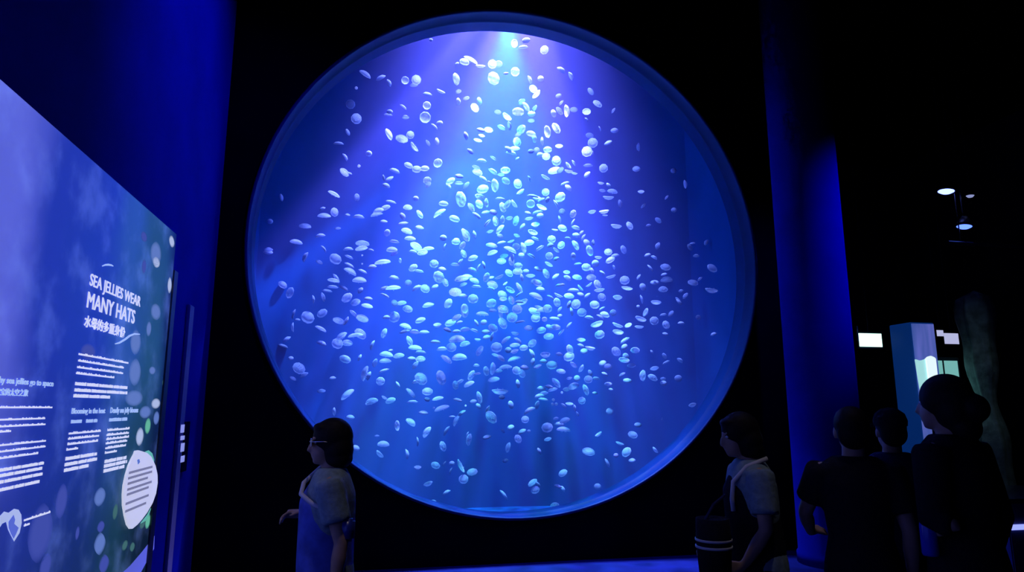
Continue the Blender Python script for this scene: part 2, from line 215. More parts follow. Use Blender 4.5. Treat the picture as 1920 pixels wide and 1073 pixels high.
(710,660,8.795,[(110,155,205,0,.45),(540,110,150,0,.55),(690,120,170,-3,.6),(605,220,150,-55,.6),(1120,120,220,35,.5),(1330,100,260,-5,.45),(1610,230,110,0,.55),(700,440,230,40,.8),(640,500,190,-10,.4),(1035,425,250,72,.7),(1270,550,150,80,.75),(1340,505,150,-35,.45),(1530,390,190,-60,.6),(1630,365,130,-8,.4),(1490,530,190,-25,.5),(315,545,130,62,.4),(530,675,210,45,.45),(805,650,180,0,.75),(195,805,180,-20,.6),(95,755,110,30,-.5),(555,830,190,-3,.4),(800,785,100,20,.8),(975,770,190,-12,.45),(1305,795,160,15,.45),(1660,755,210,75,.5),(1560,820,130,-10,.6),(1645,895,110,50,.7),(1040,930,260,-18,.4),(740,1005,170,5,.5),(1370,1010,160,-35,.5)]),
(900,670,8.795,[(105,230,160,80,.7),(205,190,220,-85,.5),(420,170,220,-5,.35),(310,230,130,-10,.6),(605,220,150,30,.9),(690,270,150,60,.8),(735,175,150,10,.6),(870,75,130,-75,.65),(1045,80,140,-15,-.5),(950,150,150,-20,-.5),(1185,130,190,0,.8),(1335,235,165,8,.55),(1545,125,150,40,-.55),(1665,185,150,-60,-.5),(225,370,200,-10,.5),(330,560,270,3,-.4),(360,660,105,0,.8),(625,440,150,80,.6),(1255,425,200,50,.55),(1010,520,150,5,.55),(1140,490,150,10,.5),(1195,540,180,-15,.45),(1050,600,160,-10,.5),(980,650,180,-12,.35),(1045,700,180,10,.35),(945,790,150,-75,.6),(1470,345,110,-10,-.5),(1600,350,110,0,.95),(1540,475,190,-20,.65),(1425,530,120,-5,-.7),(1745,540,190,70,.55),(1785,365,140,0,.9),(1680,715,125,0,.95),(510,785,140,70,.75),(1475,770,140,5,-.55),(1380,800,120,40,.5),(1560,840,120,80,.5),(1605,935,90,60,.5),(820,890,220,-30,.3),(185,990,240,50,.7),(130,870,150,-70,.5),(745,1025,130,0,.9),(1400,1050,190,-18,.5),(1820,260,110,60,.7)]),
(1090,670,7.4,[(295,85,110,-20,.8),(590,45,150,-10,-.7),(695,115,120,0,-.65),(1015,155,125,-12,-.6),(205,300,110,5,.45),(325,235,100,30,.5),(565,245,110,-35,.5),(640,325,125,5,.65),(855,255,160,-85,.6),(990,285,145,30,.6),(1135,300,80,0,.7),(1140,360,95,0,.8),(375,375,115,0,.65),(190,500,80,10,.6),(410,450,70,15,.5),(1175,75,120,-30,.35),(1670,200,120,20,.7),(1345,295,105,0,.9),(1670,520,70,-40,.7),(1540,660,110,-15,-.6),(395,755,105,0,.95),(1100,855,120,-80,.55),(785,940,105,0,.75),(370,130,110,0,.8)]),
(650,770,8.795,[(500,420,85,0,.5),(605,560,205,3,.5),(150,620,150,22,.6),(550,715,165,45,-.45),(985,720,170,80,.3),(830,250,170,85,.6),(1055,195,190,35,.55),(1325,360,210,-58,.5),(1165,515,160,85,.3),(1590,590,170,70,.7),(1170,935,125,0,-.6),(1465,905,160,20,.75),(1610,875,100,-55,.4),(1735,870,100,0,.8),(1715,1005,140,-70,.35),(1810,170,200,-65,.4),(1650,340,190,-60,.4),(1740,105,120,-3,.35)]),
(840,770,8.795,[(345,480,200,-80,.55),(320,400,110,-70,.4),(640,440,150,-15,.6),(1035,280,120,-20,.8),(905,340,80,45,.6),(1220,350,150,-30,.6),(1155,470,150,60,.8),(1335,340,60,0,.9),(1635,280,195,-10,.85),(1645,475,130,-15,-.6),(1505,670,120,65,.55),(990,610,170,-75,.55),(945,830,100,-20,.75),(210,915,230,62,-.4),(400,1010,180,-10,.7)]),
(1020,780,7.6625,[(170,40,90,-10,.5),(220,125,150,5,.4),(280,205,210,5,.3),(780,260,120,-35,-.45),(640,515,195,12,.65),(1090,395,130,20,-.45),(1350,130,110,-5,.8),(1275,270,140,15,.75),(1185,520,160,-45,.75),(1035,570,75,0,.9),(1265,640,105,-5,.65),(910,680,150,65,.4),(1600,490,110,50,-.5),(270,820,140,-30,.7),(205,1015,120,20,.5),(265,1050,110,50,.5),(770,1020,110,0,.9)]),
(780,850,6.0,[(135,340,110,-20,-.5),(345,450,110,-35,.3),(985,470,140,52,.35),(1310,330,120,-35,.6),(1370,350,90,45,.3),(1340,415,105,-20,.8),(1560,590,105,-10,.75),(535,290,110,0,.9),(205,540,65,20,.5)]),
]
# ------------------------------------------------------------------ the setting
XR, YB = 12.0, 13.0                                # right side and far end of the hall
props(box('floor', (XL-0.3, -3.0, -0.3), (XR, YB, 0.0), M['floor']), kind='structure')
bm = bmesh.new()
add_box(bm, (XL-0.3, -3.0, CEIL), (XR, Y0+0.2, CEIL+0.2)); add_box(bm, (5.0, Y0+0.2, CEIL), (XR, YB, CEIL+0.2))
props(bm_obj('ceiling', bm, M['black_wall']), kind='structure')
props(box('wall_left', (XL-0.3, -3.0, 0.0), (XL, Y0+0.3, CEIL), M['blue_wall']), kind='structure')

def tank_wall():
    """slab with a round hole, its rim modelled as a real cylinder"""
    bm = bmesh.new(); n = 96; x0, x1, z0, z1 = XL, 5.0, 0.0, CEIL
    def ring_at(y, r): return [bm.verts.new((WX+r*math.cos(2*math.pi*i/n), y, WZ+r*math.sin(2*math.pi*i/n))) for i in range(n)]
    def edge_pt(i, y):
        a = 2*math.pi*i/n; c, s = math.cos(a), math.sin(a); t = 1e9
        if c > 1e-9: t = min(t, (x1-WX)/c)
        if c < -1e-9: t = min(t, (x0-WX)/c)
        if s > 1e-9: t = min(t, (z1-WZ)/s)
        if s < -1e-9: t = min(t, (z0-WZ)/s)
        return (WX+t*c, y, WZ+t*s)
    R = WR+0.03
    for y, flip in ((Y0, False), (Y0+WD, True)):
        a = ring_at(y, R); b = [bm.verts.new(edge_pt(i, y)) for i in range(n)]
        for i in range(n):
            f = (a[i], a[(i+1)%n], b[(i+1)%n], b[i]); bm.faces.new(f if flip else f[::-1])
    # corner fillers
    for cxx, czz in ((x0,z0),(x0,z1),(x1,z0),(x1,z1)):
        ang = math.atan2(czz-WZ, cxx-WX) % (2*math.pi); i = int(ang/(2*math.pi)*n)
        for y in (Y0, Y0+WD):
            bm.faces.new([bm.verts.new(edge_pt(i, y)), bm.verts.new((cxx, y, czz)), bm.verts.new(edge_pt(i+1, y))])
    f0 = ring_at(Y0, R); f1 = ring_at(Y0+WD, R)
    for i in range(n): bm.faces.new((f0[i], f0[(i+1)%n], f1[(i+1)%n], f1[i]))
    e = [(x0,z0),(x1,z0),(x1,z1),(x0,z1)]
    for k in range(4):
        (a,b),(c,d) = e[k], e[(k+1)%4]
        bm.faces.new([bm.verts.new(p) for p in ((a,Y0,b),(c,Y0,d),(c,Y0+WD,d),(a,Y0+WD,b))])
    return props(bm_obj('wall_back', bm, M['black_wall']), kind='structure')
tank_wall()
TO_WALL = Matrix.Translation((WX, Y0, WZ)) @ Matrix.Rotation(-math.pi/2, 4, 'X')   # local Z -> +Y
bm = bmesh.new()   # round steel-blue reveal with a rolled front lip and an inner seal groove
lathe(bm, [(WR+0.030,-0.010),(WR+0.028,-0.030),(WR+0.012,-0.040),(WR-0.004,-0.030),(WR,0.0),(WR,0.16),(WR-0.008,0.17),(WR-0.008,0.20),(WR,0.21),(WR,WD-0.02),(WR+0.029,WD-0.02)], 128, TO_WALL, close=True)
props(bm_obj('window_1', bm, M['ring'], smooth=True), kind='structure')
WIN = bpy.data.objects['window_1']
def acrylic():
    m = bpy.data.materials.new('clear acrylic'); m.use_nodes = True; nt = m.node_tree; nt.nodes.clear()
    o = nt.nodes.new('ShaderNodeOutputMaterial'); t = nt.nodes.new('ShaderNodeBsdfTransparent'); g = nt.nodes.new('ShaderNodeBsdfGlossy')
    mx = nt.nodes.new('ShaderNodeMixShader'); t.inputs[0].default_value = (0.96, 0.98, 1.0, 1); g.inputs['Roughness'].default_value = 0.3
    mx.inputs[0].default_value = 0.006
    nt.links.new(t.outputs[0], mx.inputs[1]); nt.links.new(g.outputs[0], mx.inputs[2]); nt.links.new(mx.outputs[0], o.inputs['Surface'])
    return m
M['acrylic'] = acrylic()
bm = bmesh.new(); lathe(bm, [(0,WD-0.07),(WR-0.001,WD-0.07),(WR-0.001,WD-0.005),(0,WD-0.005)], 96, TO_WALL)
bm_obj('pane', bm, M['acrylic'], WIN)

# the tank behind the window: lining, water
TX0, TX1, TZ0, TZ1 = WX-3.1, WX+3.1, 0.12, WZ+WR+2.3
tank = empty('jelly_tank', (WX, Y0+WD+0.03, TZ0))
props(tank, 'big jelly tank lit violet and blue behind the round window', 'aquarium')
def tank_part(name, lo, hi):
    o = box(name, lo, hi, M['tank'], tank); o.location = -tank.location; return o
bm = bmesh.new(); n = 40; prev = None      # bowed back
for i in range(n+1):
    u = -1+2*i/n; y = TB-0.9*abs(u)**3
    cur = [bm.verts.new((WX+3.1*u, y, z)) for z in (TZ0, TZ1)]
    if prev: bm.faces.new((prev[0], cur[0], cur[1], prev[1]))
    prev = cur
o = bm_obj('back_lining', bm, M['tank'], tank, True); o.location = -tank.location
tank_part('side_lining', (TX0-0.1, Y0+WD+0.03, TZ0), (TX0, TB, TZ1)); tank_part('side_lining', (TX1, Y0+WD+0.03, TZ0), (TX1+0.1, TB, TZ1))
tank_part('tank_floor', (TX0, Y0+WD+0.03, TZ0-0.1), (TX1, TB, TZ0))
# brace pipe across the open tank top
bm = bmesh.new(); BX = 0.5+(at_y(853, 66, TM).x-WX-0.5)*(2.05-1.3)/2.05
tube(bm, [(WX+BX, Y0+WD+0.1, WZ+WR+1.3), (WX+BX, TM+0.45, WZ+WR+1.3)], 0.055, 12)
o = bm_obj('brace_pipe', bm, M['black_wall'], tank, True); o.location = -tank.location
def water_mat():
    m = bpy.data.materials.new('hazy sea water'); m.use_nodes = True; nt = m.node_tree; nt.nodes.clear()
    o = nt.nodes.new('ShaderNodeOutputMaterial'); s = nt.nodes.new('ShaderNodeVolumeScatter'); a = nt.nodes.new('ShaderNodeVolumeAbsorption'); ad = nt.nodes.new('ShaderNodeAddShader')
    s.inputs['Color'].default_value = (0.42, 0.34, 1.0, 1); s.inputs['Density'].default_value = 0.068; s.inputs['Anisotropy'].default_value = 0.1
    a.inputs['Color'].default_value = (0.3, 0.8, 1.0, 1); a.inputs['Density'].default_value = 0.10
    nt.links.new(s.outputs[0], ad.inputs[0]); nt.links.new(a.outputs[0], ad.inputs[1]); nt.links.new(ad.outputs[0], o.inputs['Volume'])
    return m
M['water'] = water_mat()
w = box('water', (TX0+0.01, Y0+WD+0.03, TZ0+0.01), (TX1-0.01, TB+0.2, TZ1-0.05), M['water'], tank); w.location = -tank.location

# ------------------------------------------------------------------ the jellies
def jelly_mat(name, color, clear):
    m = bpy.data.materials.new(name); m.use_nodes = True; nt = m.node_tree; nt.nodes.clear()
    o = nt.nodes.new('ShaderNodeOutputMaterial'); t = nt.nodes.new('ShaderNodeBsdfTransparent'); d = nt.nodes.new('ShaderNodeBsdfDiffuse'); l = nt.nodes.new('ShaderNodeBsdfTranslucent')
    m1, m2 = nt.nodes.new('ShaderNodeMixShader'), nt.nodes.new('ShaderNodeMixShader')
    d.inputs[0].default_value = l.inputs[0].default_value = (*color, 1)
    m1.inputs[0].default_value = 0.5; m2.inputs[0].default_value = 1-clear
    nt.links.new(d.outputs[0], m1.inputs[1]); nt.links.new(l.outputs[0], m1.inputs[2])
    if clear <= 0:
        nt.links.new(m1.outputs[0], o.inputs['Surface']); return m
    nt.links.new(t.outputs[0], m2.inputs[1]); nt.links.new(m1.outputs[0], m2.inputs[2]); nt.links.new(m2.outputs[0], o.inputs['Surface'])
    return m
M['bell'] = jelly_mat('jelly bell', (0.74, 0.78, 0.90), 0.62)
M['bell_rim'] = jelly_mat('jelly bell rim', (0.78, 0.82, 0.92), 0.30)
M['small_bell'] = jelly_mat('small jelly bell', (0.62, 0.66, 0.80), 0.0)
M['gonad'] = jelly_mat('jelly gonads', (0.92, 0.90, 0.95), 0.25)
M['arms'] = jelly_mat('jelly oral arms', (0.85, 0.88, 0.95), 0.5)

def bell_bm(bm, h, curl, n=20, mtx=None, full=True):
    wob = lambda t, r: 1 + (0.035*math.cos(16*math.pi*t) if r > 0.9 else 0)
    if full:
        prof = [(0,h),(0.30,h*0.95),(0.58,h*0.76),(0.82,h*0.42),(0.97,h*0.02),(1.0-curl*0.5,-0.10),(0.90-curl,-0.13),(0.86-curl*0.6,-0.06),(0.72,h*0.30),(0.45,h*0.58),(0,h*0.68)]
    else:
        prof = [(0,h),(0.58,h*0.76),(1.0,0),(0.9-curl,-0.10),(0.45,h*0.5),(0,h*0.6)]
    lathe(bm, prof, n, mtx, wob if full else None)
BELLS = []
for h, curl in ((0.42,0.02),(0.54,0.10),(0.32,0.0),(0.46,0.16)):
    bm = bmesh.new(); bell_bm(bm, h, curl); me = bpy.data.meshes.new('bell'); bm.normal_update(); bm.to_mesh(me); bm.free()
    for p in me.polygons: p.use_smooth = True
    me.materials.append(M['bell']); me.materials.append(M['bell_rim']); BELLS.append(me)
    for p in me.polygons:
        if math.hypot(p.center.x, p.center.y) > 0.84: p.material_index = 1
bm = bmesh.new()
for k in range(4):     # four horseshoes
    a0 = k*math.pi/2; c = Vector((0.30*math.cos(a0), 0.30*math.sin(a0), 0.22))
    tube(bm, [c + Vector((0.17*math.cos(a0+t), 0.17*math.sin(a0+t), 0)) for t in (-2.2,-1.3,-0.45,0.45,1.3,2.2)], 0.055, 6)
GON = bpy.data.meshes.new('gonads'); bm.normal_update(); bm.to_mesh(GON); bm.free(); GON.materials.append(M['gonad'])
bm = bmesh.new()
for k in range(4):     # frilled ribbons hanging from the mouth
    a0 = k*math.pi/2+0.78; prev = None
    for i in range(7):
        t = i/6; r = 0.06+0.42*t; z = 0.20-0.55*t*t; s = 0.07*(1-0.6*t); wv = 0.04*math.sin(i*2.1+k)
        c = Vector((r*math.cos(a0), r*math.sin(a0), z)); side = Vector((-math.sin(a0), math.cos(a0), 0))
        cur = [bm.verts.new(c+side*(s+wv)), bm.verts.new(c+Vector((0,0,0.03))), bm.verts.new(c-side*(s-wv))]
        if prev:
            for q in (0,1): bm.faces.new((prev[q], prev[q+1], cur[q+1], cur[q]))
        prev = cur
ARMS = bpy.data.meshes.new('oral_arms'); bm.normal_update(); bm.to_mesh(ARMS); bm.free(); ARMS.materials.append(M['arms'])

rng = random.Random(11)
jl = []
for x0, y0, s, rows in JELLY_DATA:
    for x, y, w, a, r in rows:
        q = (x0+x/s, y0+y/s, w/s, a, r)
        if all(abs(q[0]-p[0]) > 3.5 or abs(q[1]-p[1]) > 3.5 for p in jl): jl.append(q)
jl.sort(key=lambda q: -q[2]*q[2]*abs(q[4]))
placed = []
def place(q):
    """depth in the tank that keeps clear of the jellies already there, real size, and the pose"""
    px, py, w, ang, asp = q
    best = None
    for _ in range(14):
        y = Y0+WD+0.35+1.75*rng.random()**1.3
        p = at_y(px, py, y); rad = 0.5*w/F_PX*(p-EYE).dot(FWD)
        gap = min(((p-c).length-rad-r for c, r in placed if abs(c.x-p.x) < 0.5 and abs(c.z-p.z) < 0.5), default=1.0)
        if best is None or gap > best[0]: best = (gap, p, rad)
        if gap > 0.04: break
    _, p, rad = best; placed.append((p, rad))
    view = (p-EYE).normalized(); t = math.radians(ang)
    rt = RGT-view*RGT.dot(view); rt.normalize(); up = rt.cross(view)
    long_ax = rt*math.cos(t)-up*math.sin(t); perp = view.cross(long_ax)*-1
    if perp.dot(up) < 0: perp = -perp
    if abs(perp.dot(up)) < 0.15 and rng.random() < 0.5: perp = -perp
    if asp < 0: perp = -perp
    c = max(0.0, min(1.0, (abs(asp)-0.32)/0.66)); c = c if abs(asp) < 0.97 else 0.99
    toward = -view if rng.random() < 0.6 else view
    n = (toward*c + perp*math.sqrt(1-c*c)).normalized()
    x = long_ax-n*long_ax.dot(n); x.normalize(); y = n.cross(x)
    spin = Matrix.Rotation(rng.random()*6.28, 4, 'Z')
    return Matrix.Translation(p) @ Matrix((x, y, n)).transposed().to_4x4() @ spin @ Matrix.Scale(rad, 4), p

def look_of(q):
    a = abs(q[4])
    if a >= 0.85: s = 'round face-on'
    elif a >= 0.6: s = 'tilted oval'
    elif q[4] < 0: s = 'dome-down half-moon'
    elif a >= 0.42: s = 'dome-up half-moon'
    else: s = 'thin edge-on'
    dx = abs(q[0]-970-(q[1]-60)*0.02)
    if dx < 60+0.14*(q[1]-60) and q[1] < 560: c = 'cyan'
    elif q[0] > 1290 or (q[0] < 540 and q[1] < 460): c = 'dim blue'
    else: c = 'lavender'
    return c+' '+s
ROWS = [(160,'top'),(240,'upper'),(310,'upper third'),(380,'upper middle'),(440,'mid-upper'),(500,'middle'),(560,'mid-lower'),(620,'lower middle'),(680,'lower third'),(740,'lower'),(810,'near-bottom'),(2000,'bottom')]
COLS = [(580,'far left'),(680,'left'),(780,'left-of-beam'),(880,'inner left'),(960,'left-centre'),(1040,'right-centre'),(1120,'inner right'),(1210,'right'),(2000,'far right')]
ORD = ['leftmost','second','third','fourth','fifth','sixth','seventh','eighth','ninth','tenth','eleventh','twelfth']
IND = jl[:300]
cells = {}
for q in IND:
    key = (look_of(q), next(n for b, n in ROWS if q[1] < b), next(n for b, n in COLS if q[0] < b)); cells.setdefault(key, []).append(q)
label_of = {}
for (lk, rw, cl), qs in cells.items():
    qs.sort()
    for i, q in enumerate(qs):
        if len(qs) == 1: label_of[q] = f'{lk} moon jelly in the {rw} band, {cl} part of round tank'
        else: label_of[q] = f'{ORD[i]} {lk} moon jelly from left, {rw} band, {cl} of tank'
for k, q in enumerate(IND):
    mtx, p = place(q)
    root = empty('moon_jelly'); root.matrix_world = mtx; root.empty_display_size = 0.05
    props(root, label_of[q], 'jellyfish', 'moon jellies drifting in the round tank')
    for nm, me in (('bell', BELLS[k % 4] if abs(q[4]) < 0.9 else BELLS[2*(k % 2)]), ('gonads', GON), ('oral_arms', ARMS)):
        c = bpy.data.objects.new(nm, me); COL.objects.link(c); c.parent = bell if nm == 'gonads' else root
        if nm == 'bell': bell = c
bm = bmesh.new()
for k, q in enumerate(jl[300:]):
    mtx, p = place(q); bell_bm(bm, (0.42,0.54,0.34)[k % 3], 0.05, 12, mtx, False)
props(bm_obj('small_moon_jellies', bm, M['small_bell'], smooth=True), 'smaller pale moon jellies drifting among the larger ones in the tank', 'jellyfish', None, 'stuff')
# ------------------------------------------------------------------ the backlit text panel on the left wall
def glow(name, color, strength=1.0, rough=0.5, rim=None):
    m = material(name, color, rough, spec=0.2, emit=color, estr=strength); return m
XP = XL+0.05
Y_END = at_x(331, 440, XP).y
Z_TOP = at_x(331, 440, XP).z
def print_mat():
    """printed film of the light box: hazy blue water going to dark green reef at the far end"""
    m = bpy.data.materials.new('printed light box film'); m.use_nodes = True; nt = m.node_tree; b = nt.nodes['Principled BSDF']; L = nt.links.new
    tc = nt.nodes.new('ShaderNodeTexCoord'); sp = nt.nodes.new('ShaderNodeSeparateXYZ'); L(tc.outputs['Object'], sp.inputs[0])
    def ramp(src, stops, interp='EASE'):
        r = nt.nodes.new('ShaderNodeValToRGB'); r.color_ramp.interpolation = interp
        while len(r.color_ramp.elements) < len(stops): r.color_ramp.elements.new(0.5)
        for e, (p, c) in zip(r.color_ramp.elements, stops): e.position = p; e.color = (*c, 1)
        L(src, r.inputs['Fac']); return r.outputs['Color']
    def rng_(src, a, z):
        r = nt.nodes.new('ShaderNodeMapRange'); r.inputs['From Min'].default_value, r.inputs['From Max'].default_value = a, z; L(src, r.inputs['Value']); return r.outputs['Result']
    def noise(scale, detail=3):
        n = nt.nodes.new('ShaderNodeTexNoise'); n.inputs['Scale'].default_value = scale; n.inputs['Detail'].default_value = detail
        L(tc.outputs['Object'], n.inputs['Vector']); return n.outputs['Fac']
    def math_(op, a, c):
        n = nt.nodes.new('ShaderNodeMath'); n.operation = op
        for i, v in enumerate((a, c)):
            if isinstance(v, float): n.inputs[i].default_value = v
            else: L(v, n.inputs[i])
        return n.outputs[0]
    def mix(f, a, c):
        n = nt.nodes.new('ShaderNodeMix'); n.data_type = 'RGBA'; L(f, n.inputs['Factor'])
        for i, v in ((6, a), (7, c)):
            if isinstance(v, tuple): n.inputs[i].default_value = (*v, 1)
            else: L(v, n.inputs[i])
        return n.outputs[2]
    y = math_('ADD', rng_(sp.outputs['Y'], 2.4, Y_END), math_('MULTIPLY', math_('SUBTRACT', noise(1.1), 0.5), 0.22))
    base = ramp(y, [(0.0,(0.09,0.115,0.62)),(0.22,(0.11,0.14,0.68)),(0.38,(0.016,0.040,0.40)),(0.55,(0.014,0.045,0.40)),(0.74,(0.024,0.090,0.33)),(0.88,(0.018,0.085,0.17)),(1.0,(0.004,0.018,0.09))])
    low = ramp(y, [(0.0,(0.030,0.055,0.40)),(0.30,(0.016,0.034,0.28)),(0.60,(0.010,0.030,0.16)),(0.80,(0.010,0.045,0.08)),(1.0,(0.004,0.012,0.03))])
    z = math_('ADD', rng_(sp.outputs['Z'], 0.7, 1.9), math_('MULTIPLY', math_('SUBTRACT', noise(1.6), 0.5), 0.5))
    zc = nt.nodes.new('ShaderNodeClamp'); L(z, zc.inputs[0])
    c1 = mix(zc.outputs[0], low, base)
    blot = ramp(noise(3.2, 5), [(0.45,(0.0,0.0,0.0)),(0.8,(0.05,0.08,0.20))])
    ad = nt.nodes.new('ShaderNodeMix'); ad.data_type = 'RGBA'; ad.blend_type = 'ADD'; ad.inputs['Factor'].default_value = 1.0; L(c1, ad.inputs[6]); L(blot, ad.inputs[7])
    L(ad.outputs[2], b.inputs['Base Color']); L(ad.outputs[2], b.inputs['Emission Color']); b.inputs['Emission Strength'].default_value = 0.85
    b.inputs['Roughness'].default_value = 0.6; b.inputs['Specular IOR Level'].default_value = 0.1
    return m
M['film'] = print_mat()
M['frame'] = material('dark grey metal frame', (0.10, 0.10, 0.12), 0.45, 0.6)
M['white_print'] = glow('white backlit lettering', (0.62, 0.64, 0.80), 0.95)
M['sub_print'] = glow('pale blue backlit lettering', (0.36, 0.50, 0.80), 0.9)
panel = empty('light_box_panel', (XL, 2.4, 0.3))
props(panel, 'long backlit blue sea jelly text panel on the left wall', 'sign')
def on_panel(o): o.parent = panel; o.location = -panel.location; return o
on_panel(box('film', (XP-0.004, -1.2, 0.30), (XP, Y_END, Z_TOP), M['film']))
on_panel(box('housing', (XL, -1.2, 0.28), (XP-0.004, Y_END, Z_TOP), M['frame']))
on_panel(box('end_frame', (XL, Y_END, 0.28), (XP+0.012, Y_END+0.10, Z_TOP-0.28), M['frame'], bevel=0.004))

def film_pt(px, py, off=0.004): return at_x(px, py, XP+off)
def decal(name, pts, mat, off=0.003, thick=0.002, parent=panel):
    bm = bmesh.new(); prism(bm, [film_pt(x, y, off) for x, y in pts], (thick, 0, 0)); bmesh.ops.recalc_face_normals(bm, faces=bm.faces)
    return on_panel(bm_obj(name, bm, mat))
def oval(cx, cy, rx, ry, tilt=0, n=18, egg=0.0):
    out = []
    for i in range(n):
        a = 2*math.pi*i/n; x, y = rx*math.cos(a)*(1+egg*math.sin(a)), ry*math.sin(a); t = math.radians(tilt)
        out.append((cx+x*math.cos(t)-y*math.sin(t), cy+x*math.sin(t)+y*math.cos(t)))
    return out

def text_mesh(text, bold, fat):
    cu = bpy.data.curves.new('lettering', 'FONT'); cu.body = text; cu.offset = bold; cu.extrude = 0.012; cu.resolution_u = 3
    if fat: cu.bevel_depth = fat; cu.bevel_resolution = 0
    tmp = bpy.data.objects.new('lettering_tmp', cu); COL.objects.link(tmp)
    bpy.context.view_layer.update()
    me = bpy.data.meshes.new_from_object(tmp.evaluated_get(bpy.context.evaluated_depsgraph_get()))
    bpy.data.objects.remove(tmp); return me
def lettering(name, text, left, right, cap, mat, bold=0.0, off=0.006, fat=0.0):
    """text stretched between two pixels of its baseline on the panel, each word of a headline a mesh of its own"""
    me = text_mesh(text, bold, fat)
    xs = [v.co.x for v in me.vertices]; x0, x1 = min(xs), max(xs)
    ys = sorted(v.co.y for v in me.vertices); lo, hi = (ys[0], ys[-1]) if any(ord(c) > 999 for c in text) else (0.0, ys[-1])
    P0, P1 = film_pt(*left, off), film_pt(*right, off); z1 = film_pt(left[0], left[1]-cap, off).z
    pieces = [(me, 0.0)]
    if fat and ' ' in text:
        pieces = []; done = ''
        for wd in text.split(' '):
            m2 = text_mesh(wd, bold, fat); done += wd; full = text_mesh(done, bold, fat)
            pieces.append((m2, max(v.co.x for v in full.vertices)-max(v.co.x for v in m2.vertices))); done += ' '
            bpy.data.meshes.remove(full)
    for m2, dx in pieces:
        for v in m2.vertices:
            u, w = (v.co.x+dx-x0)/(x1-x0), (v.co.y-lo)/(hi-lo)
            v.co = Vector((XP+off+v.co.z*0.1, P0.y+u*(P1.y-P0.y), P0.z+w*(z1-P0.z)))
        m2.materials.clear(); m2.materials.append(mat)
        o = on_panel(bpy.data.objects.new(name, m2)); COL.objects.link(o)
lettering('lettering', 'SEA JELLIES WEAR', (168,534.5), (262.5,576), 23.5, M['white_print'], fat=0.008)
lettering('lettering', 'MANY HATS', (162.5,576), (251.5,608.5), 31, M['white_print'], fat=0.011)
lettering('lettering', '\u6c34\u6bcd\u7684\u591a\u91cd\u8eab\u4efd', (157,613), (233.5,634), 24, M['white_print'], 0.030)
def stretch_left(pl, pr, k):      # pixel of the text's start when only its last part is in the picture
    a, b = film_pt(*pl), film_pt(*pr); p = Vector((a.x, b.y-(b.y-a.y)*k, a.z)); d = p-EYE
    return CX+F_PX*d.dot(RGT)/d.dot(FWD), CY-F_PX*d.dot(UPV)/d.dot(FWD)
lettering('lettering', 'Why sea jellies go to space', stretch_left((0,718),(100,723),1.13), (100,723), 12.5, M['sub_print'], 0.020)
lettering('lettering', '\u6c34\u6bcd\u5b9d\u5b9d\u7684\u592a\u7a7a\u4e4b\u65c5', stretch_left((0,742),(52,743),1.5), (52,743), 15, M['sub_print'], 0.025)
lettering('lettering', 'Blooming in the heat', (134,776), (197,774.5), 10.5, M['sub_print'], 0.020)
lettering('lettering', 'Deadly sea jelly blooms', (206.8,774.5), (258.7,773), 10.5, M['sub_print'], 0.020)
trng = random.Random(5)
def text_rows(rows, mat, cjk, s=2.537, oy=650):
    """rows of lettering too small to read: every mark is a little block"""
    bm = bmesh.new()
    for x0, y0, x1, y1 in rows:
        a, b = film_pt(x0/s, oy+y0/s), film_pt(x1/s, oy+y1/s)
        h = abs(film_pt(x0/s, oy+(y0-(17 if cjk else 13))/s).z-a.z); y = a.y; left = trng.randint(2, 7) if not cjk else trng.randint(5, 12)
        while y < b.y:
            gw = h*(0.95 if cjk else trng.choice((0.25,0.5,0.55,0.6,0.8)))
            hh = h*(trng.uniform(0.85,1.0) if cjk else trng.choice((0.66,0.66,0.7,0.95)))
            add_box(bm, (XP+0.002, y, a.z), (XP+0.005, min(y+gw*0.86, b.y), a.z+hh)); y += gw; left -= 1
            if left <= 0: y += h*(0.35 if not cjk else 0.6); left = trng.randint(2, 7) if not cjk else trng.randint(5, 12)
    o = on_panel(bm_obj('text_block', bm, mat)); o['kind'] = 'stuff'
W = M['white_print']
text_rows([(375,40,610,82),(373,71,588,104),(368,102,585,126),(363,131,543,149)], W, False)
text_rows([(358,184,605,200),(355,214,605,223),(350,242,522,249)], W, True)
text_rows([(328,419,478,408),(325,444,470,431),(322,470,465,453),(317,496,370,490)], W, False)
text_rows([(312,543,460,520),(308,571,460,545),(305,598,420,575)], W, True)
text_rows([(512,403,615,392),(508,426,612,413),(507,446,612,434),(504,466,605,454),(502,489,598,474),(500,511,555,501)], W, False)
text_rows([(498,556,600,536),(495,578,603,555),(493,601,590,581)], W, True)
text_rows([(338,366,388,362),(410,363,462,359)], M['sub_print'], True); text_rows([(520,357,604,353)], M['sub_print'], True)
text_rows([(-90,294,248,294)], W, False)
text_rows([(-90,356,215,348),(-90,390,217,374),(-90,416,50,414)], W, False)
text_rows([(-90,484,217,453),(-90,516,215,482),(-90,549,180,513)], W, False)
text_rows([(-90,612,207,564),(-90,640,203,592),(-90,672,200,619),(-90,711,187,649)], W, True)
text_rows([(115,832,238,795),(115,857,140,849)], W, False)
